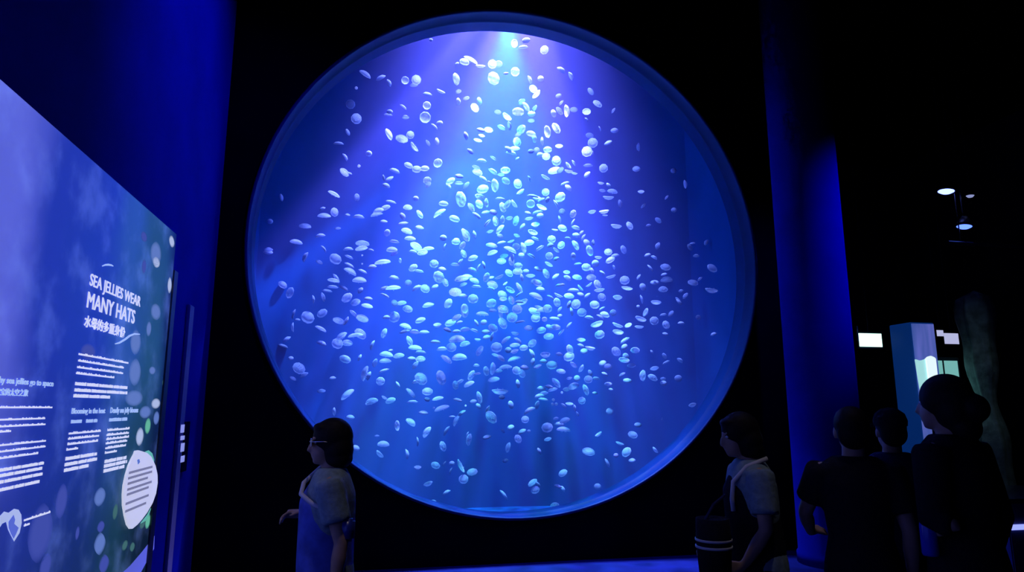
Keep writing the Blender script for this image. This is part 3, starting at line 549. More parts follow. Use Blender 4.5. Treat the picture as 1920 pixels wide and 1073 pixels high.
# pictures printed on the film: jellies, weed, a curl of water
def soft(name, color):
    """soft-edged printed picture"""
    m = bpy.data.materials.new(name); m.use_nodes = True; nt = m.node_tree; nt.nodes.clear(); L = nt.links.new
    o = nt.nodes.new('ShaderNodeOutputMaterial'); t = nt.nodes.new('ShaderNodeBsdfTransparent'); e = nt.nodes.new('ShaderNodeEmission'); mx = nt.nodes.new('ShaderNodeMixShader')
    e.inputs[0].default_value = (*color, 1); tc = nt.nodes.new('ShaderNodeTexCoord'); mp = nt.nodes.new('ShaderNodeMapping'); g = nt.nodes.new('ShaderNodeTexGradient'); g.gradient_type = 'SPHERICAL'
    mp.inputs['Location'].default_value = (0, -1, -1); mp.inputs['Scale'].default_value = (0, 2, 2)
    rp = nt.nodes.new('ShaderNodeMapRange'); rp.inputs['From Min'].default_value, rp.inputs['From Max'].default_value = 0.02, 0.45; rp.inputs['To Max'].default_value = 0.85
    L(tc.outputs['Generated'], mp.inputs[0]); L(mp.outputs[0], g.inputs[0]); L(g.outputs['Fac'], rp.inputs['Value']); L(rp.outputs[0], mx.inputs[0])
    L(t.outputs[0], mx.inputs[1]); L(e.outputs[0], mx.inputs[2]); L(mx.outputs[0], o.inputs['Surface']); m.cycles.emission_sampling = 'NONE'
    return m
SOFT = {'white': soft('printed pale jelly glow', (0.40,0.48,0.78)), 'blue': soft('printed blue jelly glow', (0.11,0.19,0.55)), 'faint': soft('printed faint jelly glow', (0.05,0.075,0.40)),
        'green': soft('printed green jelly glow', (0.12,0.45,0.34)), 'dim': soft('printed dim green jelly glow', (0.05,0.14,0.16))}
PJ = {'white': glow('printed pale jelly', (0.42,0.50,0.80), 0.9), 'blue': glow('printed blue jelly', (0.10,0.18,0.52), 0.9),
      'faint': glow('printed faint jelly', (0.045,0.07,0.36), 0.9), 'green': glow('printed green jelly', (0.12,0.45,0.34), 0.9), 'dim': glow('printed dim green jelly', (0.04,0.12,0.14), 0.9)}
for cx, cy, rx, ry, t, c in [(270,444,5,9,-8,'faint'),(292,476,9,20,4,'blue'),(293,492,6,9,0,'white'),(322,453,3.5,12,-12,'white'),(318,535,3,15,-2,'white'),(292,585,8,14,0,'blue'),
        (279,617,4,13,4,'blue'),(254,642,8,22,-3,'blue'),(253,698,9,24,-3,'blue'),(270,500,3.5,13,0,'faint'),(285.5,695,5,7,20,'blue'),(308.7,718,4,8,0,'dim'),(292,757,7,9,15,'white'),
        (251,747,14,14,0,'blue'),(272,773,9,11,0,'blue'),(277,799,4.5,14,2,'green'),(262,819,6,16,0,'white'),(293,784,4.5,12,0,'blue'),(187,932,9,16,5,'blue'),(187,1020,9,19,-3,'blue'),
        (189,988,6,10,0,'faint'),(267,983,4,9,20,'dim'),(234,1023,4,10,20,'dim'),(277,978,4,13,8,'green'),(248,1026,4,8,0,'dim'),(288,961,3,9,8,'dim'),(145,1000,3,12,8,'faint'),(216,960,4,14,5,'dim'),
        (75,1000,19,50,4,'faint'),(85,1062,9,22,10,'faint'),(115,940,9,30,4,'faint'),(195,1058,8,16,0,'faint'),(165,660,12,14,0,'faint')]:
    decal('printed_jelly', oval(cx, cy, rx*1.25, ry*1.15, t), SOFT[c], 0.0005, 0.0008)
q = lambda pts: [(x/5.333, 900+y/5.333) for x, y in pts]
decal('printed_curl', q([(1190,960),(1300,860),(1420,720),(1545,560),(1540,690),(1460,830),(1390,960)]), glow('printed lilac curl', (0.10,0.12,0.56), 0.9), 0.0005, 0.0008)
decal('printed_jelly_picture', q([(-30,420),(0,360),(40,318),(85,330),(140,290),(185,300),(212,350),(216,430),(195,530),(140,617),(110,560),(80,500),(60,420),(20,440),(-30,520)]), PJ['white'], 0.0012, 0.0008)
decal('printed_jelly_picture', q([(85,420),(135,350),(150,400),(140,440),(185,480),(160,540),(135,590),(108,540),(86,480)]), glow('printed mid blue', (0.10,0.15,0.62), 0.9), 0.0022, 0.0008)
for pts in ([(192,499),(197,497),(203,496.5),(209,497.5),(212,499)], [(216,645),(224,643),(234,637),(243,630),(252,626.5),(262,627)]):
    bm = bmesh.new(); tube(bm, [film_pt(x, y, 0.004) for x, y in pts], [0.003,0.005,0.006,0.005,0.003][:len(pts)] if len(pts) == 5 else [0.003,0.006,0.007,0.007,0.006,0.003], 6)
    on_panel(bm_obj('printed_curve', bm, M['sub_print']))
# the leaf-shaped card standing proud of the panel, its brightness is added glow
card = empty('leaf_card', film_pt(260, 920, 0.02)); props(card, 'white leaf-shaped card with grey text at the panel end', 'sign')
def on_card(o): o.parent = card; o.location = -card.location; return o
r3 = lambda pts: [(x/2.537, 650+y/2.537) for x, y in pts]
def card_piece(name, pts, mat, off, th):
    bm = bmesh.new(); prism(bm, [film_pt(x, y, off) for x, y in pts], (th, 0, 0)); bmesh.ops.recalc_face_normals(bm, faces=bm.faces); return on_card(bm_obj(name, bm, mat))
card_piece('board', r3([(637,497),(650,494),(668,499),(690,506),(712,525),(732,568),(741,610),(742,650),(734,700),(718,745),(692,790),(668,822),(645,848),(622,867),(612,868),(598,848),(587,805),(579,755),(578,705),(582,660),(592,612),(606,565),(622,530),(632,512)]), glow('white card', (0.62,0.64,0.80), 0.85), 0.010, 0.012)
card_piece('green_leaf', r3([(690,500),(705,494),(722,508),(731,540),(728,560),(700,540)]), PJ['green'], 0.006, 0.004)
card_piece('green_leaf', r3([(668,842),(700,800),(716,770),(705,805),(690,830)]), PJ['green'], 0.006, 0.004)
card_piece('drawing', r3([(652,540),(662,535),(666,550),(656,562)]), PJ['blue'], 0.022, 0.001)
for x0, y0, x1, y1 in [(612,608,724,578),(608,634,722,602),(606,660,702,632),(604,688,720,655),(602,712,706,678),(596,756,706,714),(594,792,694,748)]:
    a, b = film_pt(x0/2.537, 650+y0/2.537, 0.022), film_pt(x1/2.537, 650+y1/2.537, 0.022)
    on_card(box('text_line', (XP+0.0222, a.y, a.z), (XP+0.0235, b.y, a.z+0.016), material('grey print', (0.16,0.17,0.26), 0.6, emit=(0.22,0.23,0.36), estr=0.8)))
# end of the left wall: pilaster and a small notice
yp = at_x(345, 750, XL+0.06).y
props(box('trim_1', (XL, yp+0.06, 0.0), (XL+0.03, yp+0.20, at_x(345, 560, XL+0.06).z), material('mauve painted pilaster', (0.30,0.22,0.28), 0.7, noise=0.1), bevel=0.006), kind='structure')
nt_ = empty('wall_notice', at_x(342, 838, XL+0.02)); props(nt_, 'small dark notice with white marks past the panel end', 'sign')
def nbox(name, x0, y0, x1, y1, mat, off, th):
    a, b = at_x(x0, y1, XL+off), at_x(x1, y0, XL+off); zt = at_x(x0, y0, XL+off).z
    o = box(name, (XL+off, a.y, a.z), (XL+off+th, b.y, zt), mat, nt_); o.location = -nt_.location
nbox('board', 333, 792, 350, 886, material('black notice board', (0.006,0.006,0.02), 0.4), 0.0, 0.03)
for y0, y1 in ((797,812),(818,826),(832,848),(856,868)):
    nbox('mark', 338, y0, 346, y1, glow('white notice print', (0.30,0.34,0.70), 0.8), 0.0305, 0.002)
# ------------------------------------------------------------------ right side of the hall
props(box('wall_right', (XR, -3.0, 0.0), (XR+0.2, YB, CEIL), material('dim plum wall', (0.05,0.04,0.07), 0.9, noise=0.2, nscale=2)), kind='structure')
props(box('wall_far', (5.0, YB, 0.0), (XR, YB+0.2, CEIL), material('dim slate wall', (0.05,0.05,0.08), 0.9, noise=0.2, nscale=2)), kind='structure')
props(box('wall_front', (XL-0.3, -3.2, 0.0), (XR, -3.0, CEIL), M['black_wall']), kind='structure')
# round column
cp = at_y(1517, 450, 6.35)
bm = bmesh.new(); lathe(bm, [(0.0,0.0),(0.36,0.0),(0.36,0.10),(0.345,0.12),(0.345,CEIL-0.002),(0,CEIL-0.002)], 64)
o = bm_obj('round_column', bm, M['blue_wall'], smooth=True); o.location = (cp.x, cp.y, 0)
props(o, kind='structure'); o.name = 'trim_2'
# exit sign hung from the ceiling
ex = at_y(1632, 638, 9.2); es = empty('exit_sign', ex); props(es, 'glowing green-white emergency sign hung beside the round column', 'sign')
box('housing', (-0.23,0.0,-0.135), (0.23,0.07,0.135), M['frame'], es, 0.006)
box('lit_face', (-0.205,-0.004,-0.105), (0.205,0.0,0.105), material('glowing green-white face', (0.9,1,0.95), 0.5, emit=(0.55,1.0,0.80), estr=2.6), es)
box('bracket', (-0.235,-0.01,-0.02), (-0.215,0.02,0.22), material('pale bracket', (0.5,0.5,0.7), 0.4), es)
bm = bmesh.new(); tube(bm, [(0,0.035,0.13),(0,0.035,CEIL-ex.z-0.002)], 0.008, 8); bm_obj('hanging_rod', bm, M['frame'], es)
# totem with a lit blue face
a, b = at_y(1712, 640, 8.3), at_y(1754, 640, 8.3); zt = at_y(1733, 605, 8.3).z
tm = empty('display_totem', ((a.x+b.x)/2, 8.3, 0)); props(tm, 'tall blue lit totem behind the tallest visitor', 'display')
hw = (b.x-a.x)/2
box('body', (-hw-0.01,0.004,0.0), (hw+0.01,0.42,zt), material('blue body with added glow', (0.03,0.09,0.30), 0.4, emit=(0.001,0.016,0.10), estr=1.0), tm, 0.01)  # lit look of the side put in as faint glow
def totem_face():
    m = material('backlit blue film', (0.08,0.13,0.5), 0.5); nt = m.node_tree; bs = nt.nodes['Principled BSDF']
    tc = nt.nodes.new('ShaderNodeTexCoord'); nz = nt.nodes.new('ShaderNodeTexNoise'); nz.inputs['Scale'].default_value = 3.0
    mp = nt.nodes.new('ShaderNodeMapping'); mp.inputs['Scale'].default_value = (2.0, 1, 0.3); nt.links.new(tc.outputs['Object'], mp.inputs[0]); nt.links.new(mp.outputs[0], nz.inputs['Vector'])
    rp = nt.nodes.new('ShaderNodeValToRGB'); rp.color_ramp.elements[0].position = 0.35; rp.color_ramp.elements[1].position = 0.65
    rp.color_ramp.elements[0].color = (0.03,0.09,0.36,1); rp.color_ramp.elements[1].color = (0.13,0.16,0.60,1)
    nt.links.new(nz.outputs['Fac'], rp.inputs['Fac']); m.cycles.emission_sampling = 'NONE'; nt.links.new(rp.outputs[0], bs.inputs['Emission Color']); bs.inputs['Emission Strength'].default_value = 0.75
    return m
box('lit_face', (-hw,0.0,0.35), (hw,0.004,zt-0.02), totem_face(), tm)
# bright wavy sign in front of the totem: two folded leaves
def leaf_pts(pts, y): return [at_y(x, yy, y) for x, yy in pts]
ws = empty('wavy_sign', at_y(1738, 735, 7.9)); props(ws, 'bright white-green sign with wavy top edge in front of totem', 'sign')
ws.location.z = 0
def wleaf(name, pts, col, st, y):
    bm = bmesh.new(); prism(bm, leaf_pts(pts, y), (0,0.03,0)); bmesh.ops.recalc_face_normals(bm, faces=bm.faces)
    o = bm_obj(name, bm, material('backlit '+name, col, 0.5, emit=col, estr=st), ws); o.location = -ws.location
wleaf('left_leaf', [(1718,674),(1723,676),(1729,676),(1735,674),(1737,673),(1742,712),(1744,745),(1730,745),(1724,712)], (0.36,0.72,0.74), 0.95, 7.90)
wleaf('right_leaf', [(1737,673),(1741,669),(1746,667.5),(1752,670),(1755,673),(1758,700),(1762,745),(1746,745),(1742,712)], (0.78,0.95,1.0), 1.0, 7.88)
p0 = at_y(1745, 740, 7.94)
bm = bmesh.new(); tube(bm, [(p0.x, 7.94, 0.02), (p0.x, 7.94, p0.z+0.1)], 0.03, 10); o = bm_obj('post', bm, M['frame'], ws); o.location = -ws.location
bm = bmesh.new(); lathe(bm, [(0,0),(0.22,0),(0.22,0.015),(0.04,0.03),(0,0.03)], 24, Matrix.Translation((p0.x, 7.94, 0))); o = bm_obj('foot', bm, M['frame'], ws); o.location = -ws.location
# green lit window case behind
a, b = at_y(1756, 714, 9.6), at_y(1794, 677, 9.6); lw = empty('lit_showcase', ((a.x+b.x)/2, 9.6, 0)); props(lw, 'pale green lit showcase right of the wavy sign', 'showcase')
gl = material('lit green glass', (0.2,0.5,0.45), 0.2, emit=(0.16,0.42,0.40), estr=1.0)
xm = at_y(1768.5, 695, 9.6).x-lw.location.x; x0, x1 = a.x-lw.location.x, b.x-lw.location.x
box('pane', (x0,-0.01,a.z-0.5), (xm-0.012,0.0,b.z), gl, lw); box('pane', (xm+0.012,-0.01,a.z-0.5), (x1,0.0,b.z), gl, lw)
box('mullion', (xm-0.012,-0.02,a.z-0.5), (xm+0.012,0.005,b.z), M['frame'], lw)
box('cabinet', (x0-0.05,0.001,0.0), (x1+0.05,0.4,b.z+0.06), material('dark teal cabinet', (0.01,0.03,0.05), 0.6), lw, 0.01)
for k, (u0, v0, u1, v1, lab) in enumerate([(1757,619.5,1768,630.5,'tiny square white sign high beside the totem'),(1771.5,625.5,1796,645,'small white rectangular sign right of the tiny square one')]):
    a, b = at_y(u0, v1, 9.9), at_y(u1, v0, 9.9); s_ = empty('small_sign', ((a.x+b.x)/2, 9.9, a.z)); props(s_, lab, 'sign')
    w_, h_ = (b.x-a.x)/2, b.z-a.z
    box('board', (-w_,0.0,0.0), (w_,0.02,h_), M['frame'], s_); box('lit_face', (-w_,-0.004,0.0), (w_,0.0,h_), material('lit white sign face', (0.5,0.52,0.8), 0.5, emit=(0.50,0.52,0.80), estr=0.9), s_)
    bm = bmesh.new(); tube(bm, [(0,0.01,h_), (0,0.01,CEIL-a.z-0.002)], 0.006, 6); bm_obj('hanging_rod', bm, M['frame'], s_)
# rock pillar
rp_ = at_y(1848, 720, 9.3); bm = bmesh.new(); rr = random.Random(3)
prof = [(0,0)]+[(0.21+0.05*math.sin(z*2.7)+0.03*math.sin(z*6.1+1), z) for z in [i*0.16 for i in range(22)]]+[(0,3.5)]
ph = [rr.random()*6 for _ in range(5)]
lathe(bm, prof, 40, None, lambda t, r: 1+0.10*math.sin(2*math.pi*t*3+ph[0])+0.06*math.sin(2*math.pi*t*7+ph[1])+0.03*math.sin(2*math.pi*t*13+ph[2]))
o = bm_obj('rock_pillar', bm, material('grey-green rock', (0.20,0.26,0.27), 0.9, noise=0.45, nscale=6, bump=0.8), smooth=True); o.location = (rp_.x, 9.3, 0)
props(o, 'rough grey rock pillar behind the tallest visitor', 'pillar')
# ceiling spotlights on a rail over the far hall
rl = empty('lighting_rail', at_y(1830, 458, 9.0)); props(rl, 'dark lighting rail hung across the far right hall', 'rail')
bm = bmesh.new(); tube(bm, [(-0.55,0,0),(2.2,0,0)], 0.035, 10); bm_obj('rail_tube', bm, material('blue-black rail', (0.03,0.03,0.10), 0.35), rl)
for x in (-0.3, 1.6):
    bm = bmesh.new(); tube(bm, [(x,0,0.03),(x,0,CEIL-rl.location.z-0.002)], 0.01, 8); bm_obj('hanging_rod', bm, M['frame'], rl)
for px, py, w, tilt, col, st, lab in [(1774,359,0.26,-9,(0.16,0.22,1.0),5.0,'ceiling spotlight with long blue-white glow, highest at far right'),(1819,367,0.13,-4,(0.35,0.40,0.75),0.7,'dim whitish ceiling spotlight right of the highest blue one'),(1808,425,0.24,-10,(0.08,0.16,1.0),3.0,'blue ceiling spotlight lowest of those at far right')]:
    p = at_y(px, py, 9.0); sp_ = empty('ceiling_spotlight', p); props(sp_, lab, 'spotlight', 'spotlights over the far right hall')
    R_ = Matrix.Rotation(math.radians(-tilt), 4, 'Y')
    bm = bmesh.new(); lathe(bm, [(0,0.17),(0.05,0.17),(w*0.5,0.05),(w*0.5+0.01,0.0),(w*0.5,-0.004),(w*0.46,0.004),(0,0.01)], 24, R_); bm_obj('housing', bm, M['frame'], sp_, True)
    bm = bmesh.new(); lathe(bm, [(0,-0.035),(w*0.3,-0.026),(w*0.46,0.0),(w*0.3,0.006),(0,0.006)], 24, R_); bm_obj('lens', bm, material('glowing lens', col, 0.3, emit=col, estr=st), sp_, True)
    bm = bmesh.new(); tube(bm, [(0,0,0.16),(0,0,CEIL-p.z-0.002)], 0.012, 8); bm_obj('stem', bm, M['frame'], sp_)
# lit counter at the right edge
a = at_y(1886, 937, 4.6); dc = empty('display_counter', (a.x, 4.6, 0)); props(dc, 'low blue counter with a bright light strip at right edge', 'counter')
zs = at_y(1900, 990, 4.6).z
box('body', (0.02,0.02,0.0), (1.5,0.8,a.z-0.03), material('blue counter laminate', (0.05,0.06,0.25), 0.4), dc, 0.01)
box('top', (0.0,0.0,a.z-0.03), (1.52,0.82,a.z), material('dark counter top', (0.03,0.03,0.08), 0.25), dc, 0.008)
box('light_strip', (0.03,0.008,zs-0.02), (1.48,0.02,zs+0.02), material('lit strip', (0.4,0.45,0.9), 0.4, emit=(0.30,0.36,0.95), estr=1.2), dc)
box('light_strip', (0.012,0.006,a.z-0.22), (0.03,0.02,a.z-0.06), material('lit strip', (0.3,0.4,0.9), 0.4, emit=(0.20,0.26,0.8), estr=0.6), dc)
# specks of lamp reflection, modelled as small pale spheres
for px, py, r, dd, lab in [(668,165,3.0,0.3,'tiny modelled lamp glint near upper left rim of tank'),(673.5,222.5,2.6,0.25,'tiny modelled lamp glint in front of a round jelly, upper left'),(673,311.5,3.0,0.3,'tiny modelled lamp glint left of the light beam'),
        (679,479,1.8,0.4,'upper of two faint modelled glints left of centre'),(679,495,1.8,0.4,'lower of two faint modelled glints left of centre'),(1037.5,750,3,0.4,'topmost of three bright modelled glints low right of centre'),(1036,758,3,0.4,'lower left of three bright modelled glints low right of centre'),(1043,758,3.2,0.4,'lower right of three bright modelled glints low right of centre'),(1053.5,736.5,2.5,0.5,'lone modelled glint above the three bright glints'),(873,761,2.0,0.5,'small modelled glint low left of centre beside a half-moon jelly'),(813.7,765,2.0,0.5,'small modelled glint at lower left below two jellies')]:
    p = at_y(px, py, Y0+WD+dd); bm = bmesh.new(); rad = r/F_PX*(p-EYE).dot(FWD); ellipsoid(bm, (0,0,0), (rad,rad,rad*0.9), 12, 8)
    o = bm_obj('glint_bead', bm, M['gonad'], smooth=True); o.location = p; props(o, lab, 'glint', 'lamp glints modelled as beads')
# ------------------------------------------------------------------ people
M['skin'] = material('skin', (0.42,0.26,0.19), 0.55, spec=0.3, noise=0.08, nscale=20)
M['hair'] = material('dark hair', (0.010,0.008,0.010), 0.65, spec=0.15, noise=0.3, nscale=60)
M['dark_cloth'] = material('black cotton', (0.012,0.012,0.020), 0.9, spec=0.1, noise=0.2, nscale=60, bump=0.2)
M['navy_cloth'] = material('navy cotton', (0.02,0.025,0.09), 0.9, spec=0.1, noise=0.2, nscale=60, bump=0.2)
M['teal_cloth'] = material('grey-teal cotton', (0.22,0.30,0.34), 0.9, spec=0.1, noise=0.15, nscale=40, bump=0.2)
M['blue_cloth'] = material('blue cotton', (0.10,0.14,0.55), 0.85, spec=0.1, noise=0.25, nscale=14, bump=0.2)
M['trousers'] = material('dark trousers', (0.010,0.010,0.016), 0.9, spec=0.1)
M['shoe'] = material('dark shoe', (0.02,0.02,0.02), 0.6)
M['strap'] = material('pale strap', (0.6,0.58,0.62), 0.6)
M['bag'] = material('blue nylon bag', (0.02,0.04,0.30), 0.3, spec=0.6)
M['steel'] = material('spectacle frame', (0.6,0.6,0.65), 0.25, 0.8)
M['lens'] = material('spectacle lens', (0.75,0.8,0.95), 0.12, spec=0.8)
M['eye'] = material('eye', (0.7,0.7,0.7), 0.2)

def solid(name, bm, voxel, mat, parent, smooth=4):
    """fuse the shapes in bm into one continuous skin"""
    me = bpy.data.meshes.new(name); bm.normal_update(); bm.to_mesh(me); bm.free()
    o = bpy.data.objects.new(name+'_raw', me); COL.objects.link(o)
    r = o.modifiers.new('remesh', 'REMESH'); r.mode = 'VOXEL'; r.voxel_size = voxel; r.use_smooth_shade = True
    s = o.modifiers.new('smooth', 'SMOOTH'); s.iterations = smooth; s.factor = 0.5
    bpy.context.view_layer.update()
    out = bpy.data.meshes.new_from_object(o.evaluated_get(bpy.context.evaluated_depsgraph_get()))
    bpy.data.objects.remove(o); out.name = name
    for p in out.polygons: p.use_smooth = True
    out.materials.clear(); out.materials.append(mat)
    q = bpy.data.objects.new(name, out); COL.objects.link(q); q.parent = parent
    return q
def loft(bm, secs, n=24):
    """secs: (centre, half depth along X, half width along Y)"""
    rings = [[bm.verts.new((c[0]+rx*math.cos(2*math.pi*i/n), c[1]+ry*math.sin(2*math.pi*i/n), c[2])) for i in range(n)] for c, rx, ry in secs]
    for a, b in zip(rings, rings[1:]):
        for i in range(n): bm.faces.new((a[i], a[(i+1)%n], b[(i+1)%n], b[i]))
    bm.faces.new(rings[0][::-1]); bm.faces.new(rings[-1])
def hand(bm, wrist, d, palm_n, side, s, curl=0.5):
    """palm and five fingers; d: direction from wrist, palm_n: palm facing, side: +1 thumb on the d x n side"""
    d = Vector(d).normalized(); n = Vector(palm_n); n = (n-d*n.dot(d)).normalized(); t = d.cross(n)*side; w = Vector(wrist)
    tube(bm, [w-d*0.01*s, w+d*0.03*s, w+d*0.085*s], [(0.026*s,0.020*s),(0.036*s,0.017*s),(0.040*s,0.014*s)] if abs(n.z) > 2 else [0.022*s,0.026*s,0.024*s], 10)
    for k, (off, ln) in enumerate(((0.030,0.072),(0.010,0.080),(-0.010,0.074),(-0.029,0.058))):
        b = w+d*0.080*s+t*off*s; c1 = curl*0.8; c2 = curl*1.7
        p1 = b+(d*math.cos(c1)+n*math.sin(c1))*ln*0.5*s; p2 = p1+(d*math.cos(c2)+n*math.sin(c2))*ln*0.5*s
        tube(bm, [b-d*0.03*s, b, p1, p2], [0.0105*s,0.0100*s,0.0092*s,0.0075*s], 8)
    b = w+d*0.025*s+t*0.026*s; p1 = b+(d*0.6+t*0.6+n*0.35)*0.040*s; p2 = p1+(d*0.85+t*0.15+n*0.4)*0.032*s
    tube(bm, [b-t*0.012*s, b, p1, p2], [0.013*s,0.0130*s,0.0110*s,0.0085*s], 8)
def person(name, label, loc, facing, H, pose, looks):
    """local frame: +X forward, +Y the person's left, Z up; numbers are fractions of the height"""
    root = empty(name, loc, facing); props(root, label, 'person')
    V = lambda x, y, z: Vector((x*H, y*H, z*H)); s = H/1.65
    lean = pose.get('lean', 0.0)                       # forward shift of the shoulders
    neck_b = V(lean*0.9, 0, 0.835); hx, hy = pose.get('head', (0.02, 0.0)); hc = V(lean+hx, hy, 0.925)
    ht = pose.get('turn', 0.0); HR = Matrix.Translation(hc) @ Matrix.Rotation(ht, 4, 'Z') @ Matrix.Rotation(pose.get('nod', 0.0), 4, 'Y')
    bm = bmesh.new()
    # head: skull, jaw, nose, brow, lips, ears
    hb = bmesh.new()
    ellipsoid(hb, (-0.006*H,0,0.012*H), (0.058*H,0.047*H,0.060*H)); ellipsoid(hb, (0.020*H,0,-0.026*H), (0.036*H,0.036*H,0.046*H))
    ellipsoid(hb, (0.036*H,0,-0.056*H), (0.017*H,0.020*H,0.013*H), 12, 8)
    tube(hb, [(0.050*H,0,0.012*H),(0.060*H,0,-0.010*H),(0.064*H,0,-0.020*H),(0.052*H,0,-0.026*H)], [0.006*H,0.0075*H,0.010*H,0.008*H], 8)
    ellipsoid(hb, (0.050*H,0,-0.036*H), (0.009*H,0.015*H,0.0042*H), 10, 6); ellipsoid(hb, (0.049*H,0,-0.043*H), (0.009*H,0.013*H,0.0046*H), 10, 6)
    ellipsoid(hb, (0.046*H,0,0.016*H), (0.010*H,0.030*H,0.006*H), 12, 6)
    for sd in ((-1,1) if looks.get('hair', 'short') == 'short' else ()): ellipsoid(hb, (-0.006*H,sd*0.049*H,-0.008*H), (0.013*H,0.007*H,0.020*H), 10, 8)
    bmesh.ops.transform(hb, matrix=HR, verts=hb.verts); tmp = bpy.data.meshes.new('tmp'); hb.to_mesh(tmp); hb.free(); bm.from_mesh(tmp); bpy.data.meshes.remove(tmp)
    tube(bm, [neck_b-V(0,0,0.03), neck_b+V(0.0,0,0.01), hc+V(-0.012,0,-0.03)], [0.042*H,0.034*H,0.033*H], 14)
    tors = [((0.0,0,0.455*H),0.066*H,0.088*H),((0,0,0.52*H),0.074*H,0.100*H),((lean*0.3*H,0,0.60*H),0.062*H,0.082*H),((lean*0.6*H,0,0.70*H),0.070*H,0.092*H),((lean*0.8*H,0,0.765*H),0.068*H,0.100*H),((lean*0.9*H,0,0.815*H),0.050*H,0.098*H),((lean*0.9*H,0,0.838*H),0.030*H,0.040*H)]
    loft(bm, tors)
    arms = {}
    for sd, key in ((1,'L'),(-1,'R')):
        sh = V(lean*0.85, sd*0.100, 0.800); el = V(*pose[key][0]); wr = V(*pose[key][1]); arms[key] = (sh, el, wr)
        tube(bm, [sh-V(0,sd*0.02,0), sh, (sh+el)/2, el, el+(wr-el)*0.35, wr], [0.030*H,0.033*H,0.028*H,0.023*H,0.024*H,0.0155*H], 12)
        hd, pn, cu = pose[key][2], pose[key][3], pose[key][4]
        hand(bm, wr, hd, pn, pose[key][5] if len(pose[key]) > 5 else 1, s, cu)
    for sd in (-1,1):
        st = pose.get('step', 0.0)*sd
        hp, kn, an = V(0,sd*0.055,0.49), V(0.012+st*0.4,sd*0.056,0.27), V(-0.01+st,sd*0.056,0.045)
        tube(bm, [hp, (hp+kn)/2, kn, kn+(an-kn)*0.35, an, an-V(0,0,0.035)], [0.056*H,0.050*H,0.034*H,0.034*H,0.021*H,0.022*H], 12)
        tube(bm, [an+V(-0.02,0,-0.022), an+V(0.03,0,-0.026), an+V(0.09,0,-0.032)], [0.020*H,0.022*H,0.014*H], 10)
    body = solid('body', bm, 0.0075 if looks.get('fine') else 0.010, M['skin'], root, 3)
    for sd in (-1,1):
        e = bmesh.new(); ellipsoid(e, (0.043*H,sd*0.018*H,0.003*H), (0.0075*H,0.0085*H,0.006*H), 10, 8); bmesh.ops.transform(e, matrix=HR, verts=e.verts); bm_obj('eye', e, M['eye'], body, True)
    # shirt with short sleeves
    bm = bmesh.new(); g = 0.011*H; hem = looks.get('hem', 0.47)
    sec = [((0,0,hem*H),0.078*H+g,0.104*H+g)] + [(c, rx+g*1.1, ry+g) for c, rx, ry in tors[1:6]] + [((lean*0.9*H,0,0.846*H),0.046*H,0.062*H)]
    loft(bm, sec)
    for key in 'LR':
        sh, el, wr = arms[key]; k = looks.get('sleeve', 0.62); v = (el-sh)
        if k <= 1: tube(bm, [sh-v*0.10, sh, sh+v*k*0.6, sh+v*k], [0.040*H,0.047*H,0.046*H,0.046*H], 14)
        else: tube(bm, [sh-v*0.10, sh, (sh+el)/2, el, el+(wr-el)*0.5, el+(wr-el)*0.93], [0.040*H,0.046*H,0.042*H,0.037*H,0.033*H,0.027*H], 14)
    solid('shirt', bm, 0.012, looks['shirt'], root, 5)
    if 'vest' in looks:
        bm = bmesh.new(); loft(bm, [((0.006*H,0,looks['vest_hem']*H),0.090*H,0.112*H),((0.008*H,0,0.56*H),0.090*H,0.106*H),((lean*0.5*H+0.008*H,0,0.66*H),0.090*H,0.098*H),((lean*0.7*H+0.008*H,0,0.745*H),0.090*H,0.092*H),((lean*0.8*H,0,0.80*H),0.068*H,0.074*H)])
        solid('vest', bm, 0.014, looks['vest'], root, 4)
    bm = bmesh.new(); loft(bm, [((0,0,0.44*H),0.070*H,0.098*H),((0,0,0.50*H),0.080*H,0.107*H),((0,0,0.565*H),0.074*H,0.098*H)])
    for sd in (-1,1):
        st = pose.get('step', 0.0)*sd
        tube(bm, [V(0,sd*0.052,0.50), V(0.006+st*0.2,sd*0.056,0.38), V(0.012+st*0.4,sd*0.056,0.27), V(st*0.8,sd*0.056,0.12), V(-0.01+st,sd*0.056,0.05)], [0.064*H,0.058*H,0.047*H,0.042*H,0.040*H], 14)
    solid('trousers', bm, 0.014, looks.get('legs', M['trousers']), root, 5)
    for sd in (-1,1):
        st = pose.get('step', 0.0)*sd; b0 = bmesh.new(); c = V(-0.01+st, sd*0.056, 0)
        tube(b0, [c+V(-0.035,0,0.026), c+V(-0.01,0,0.030), c+V(0.05,0,0.024), c+V(0.105,0,0.016)], [(0.024*H,0.026*H),(0.028*H,0.027*H),(0.022*H,0.028*H),(0.013*H,0.020*H)], 12)
        for v in b0.verts: v.co.z = max(v.co.z, 0.003)
        bm_obj('shoe', b0, M['shoe'], root, True)
    # hair
    hb = bmesh.new(); style = looks.get('hair', 'short')
    if style == 'bob':
        ellipsoid(hb, (-0.012*H,0,0.018*H), (0.066*H,0.058*H,0.064*H)); ellipsoid(hb, (-0.026*H,0,-0.022*H), (0.054*H,0.062*H,0.060*H)); ellipsoid(hb, (-0.030*H,0,-0.052*H), (0.048*H,0.060*H,0.034*H))
        ellipsoid(hb, (0.030*H,0,0.050*H), (0.024*H,0.042*H,0.016*H), 14, 8)
    elif style == 'bun':
        ellipsoid(hb, (-0.012*H,0,0.016*H), (0.066*H,0.056*H,0.064*H)); ellipsoid(hb, (-0.030*H,0,-0.020*H), (0.050*H,0.055*H,0.060*H)); ellipsoid(hb, (-0.074*H,0,-0.012*H), (0.036*H,0.036*H,0.038*H))
        ellipsoid(hb, (-0.050*H,0,-0.062*H), (0.036*H,0.044*H,0.040*H))
    else:
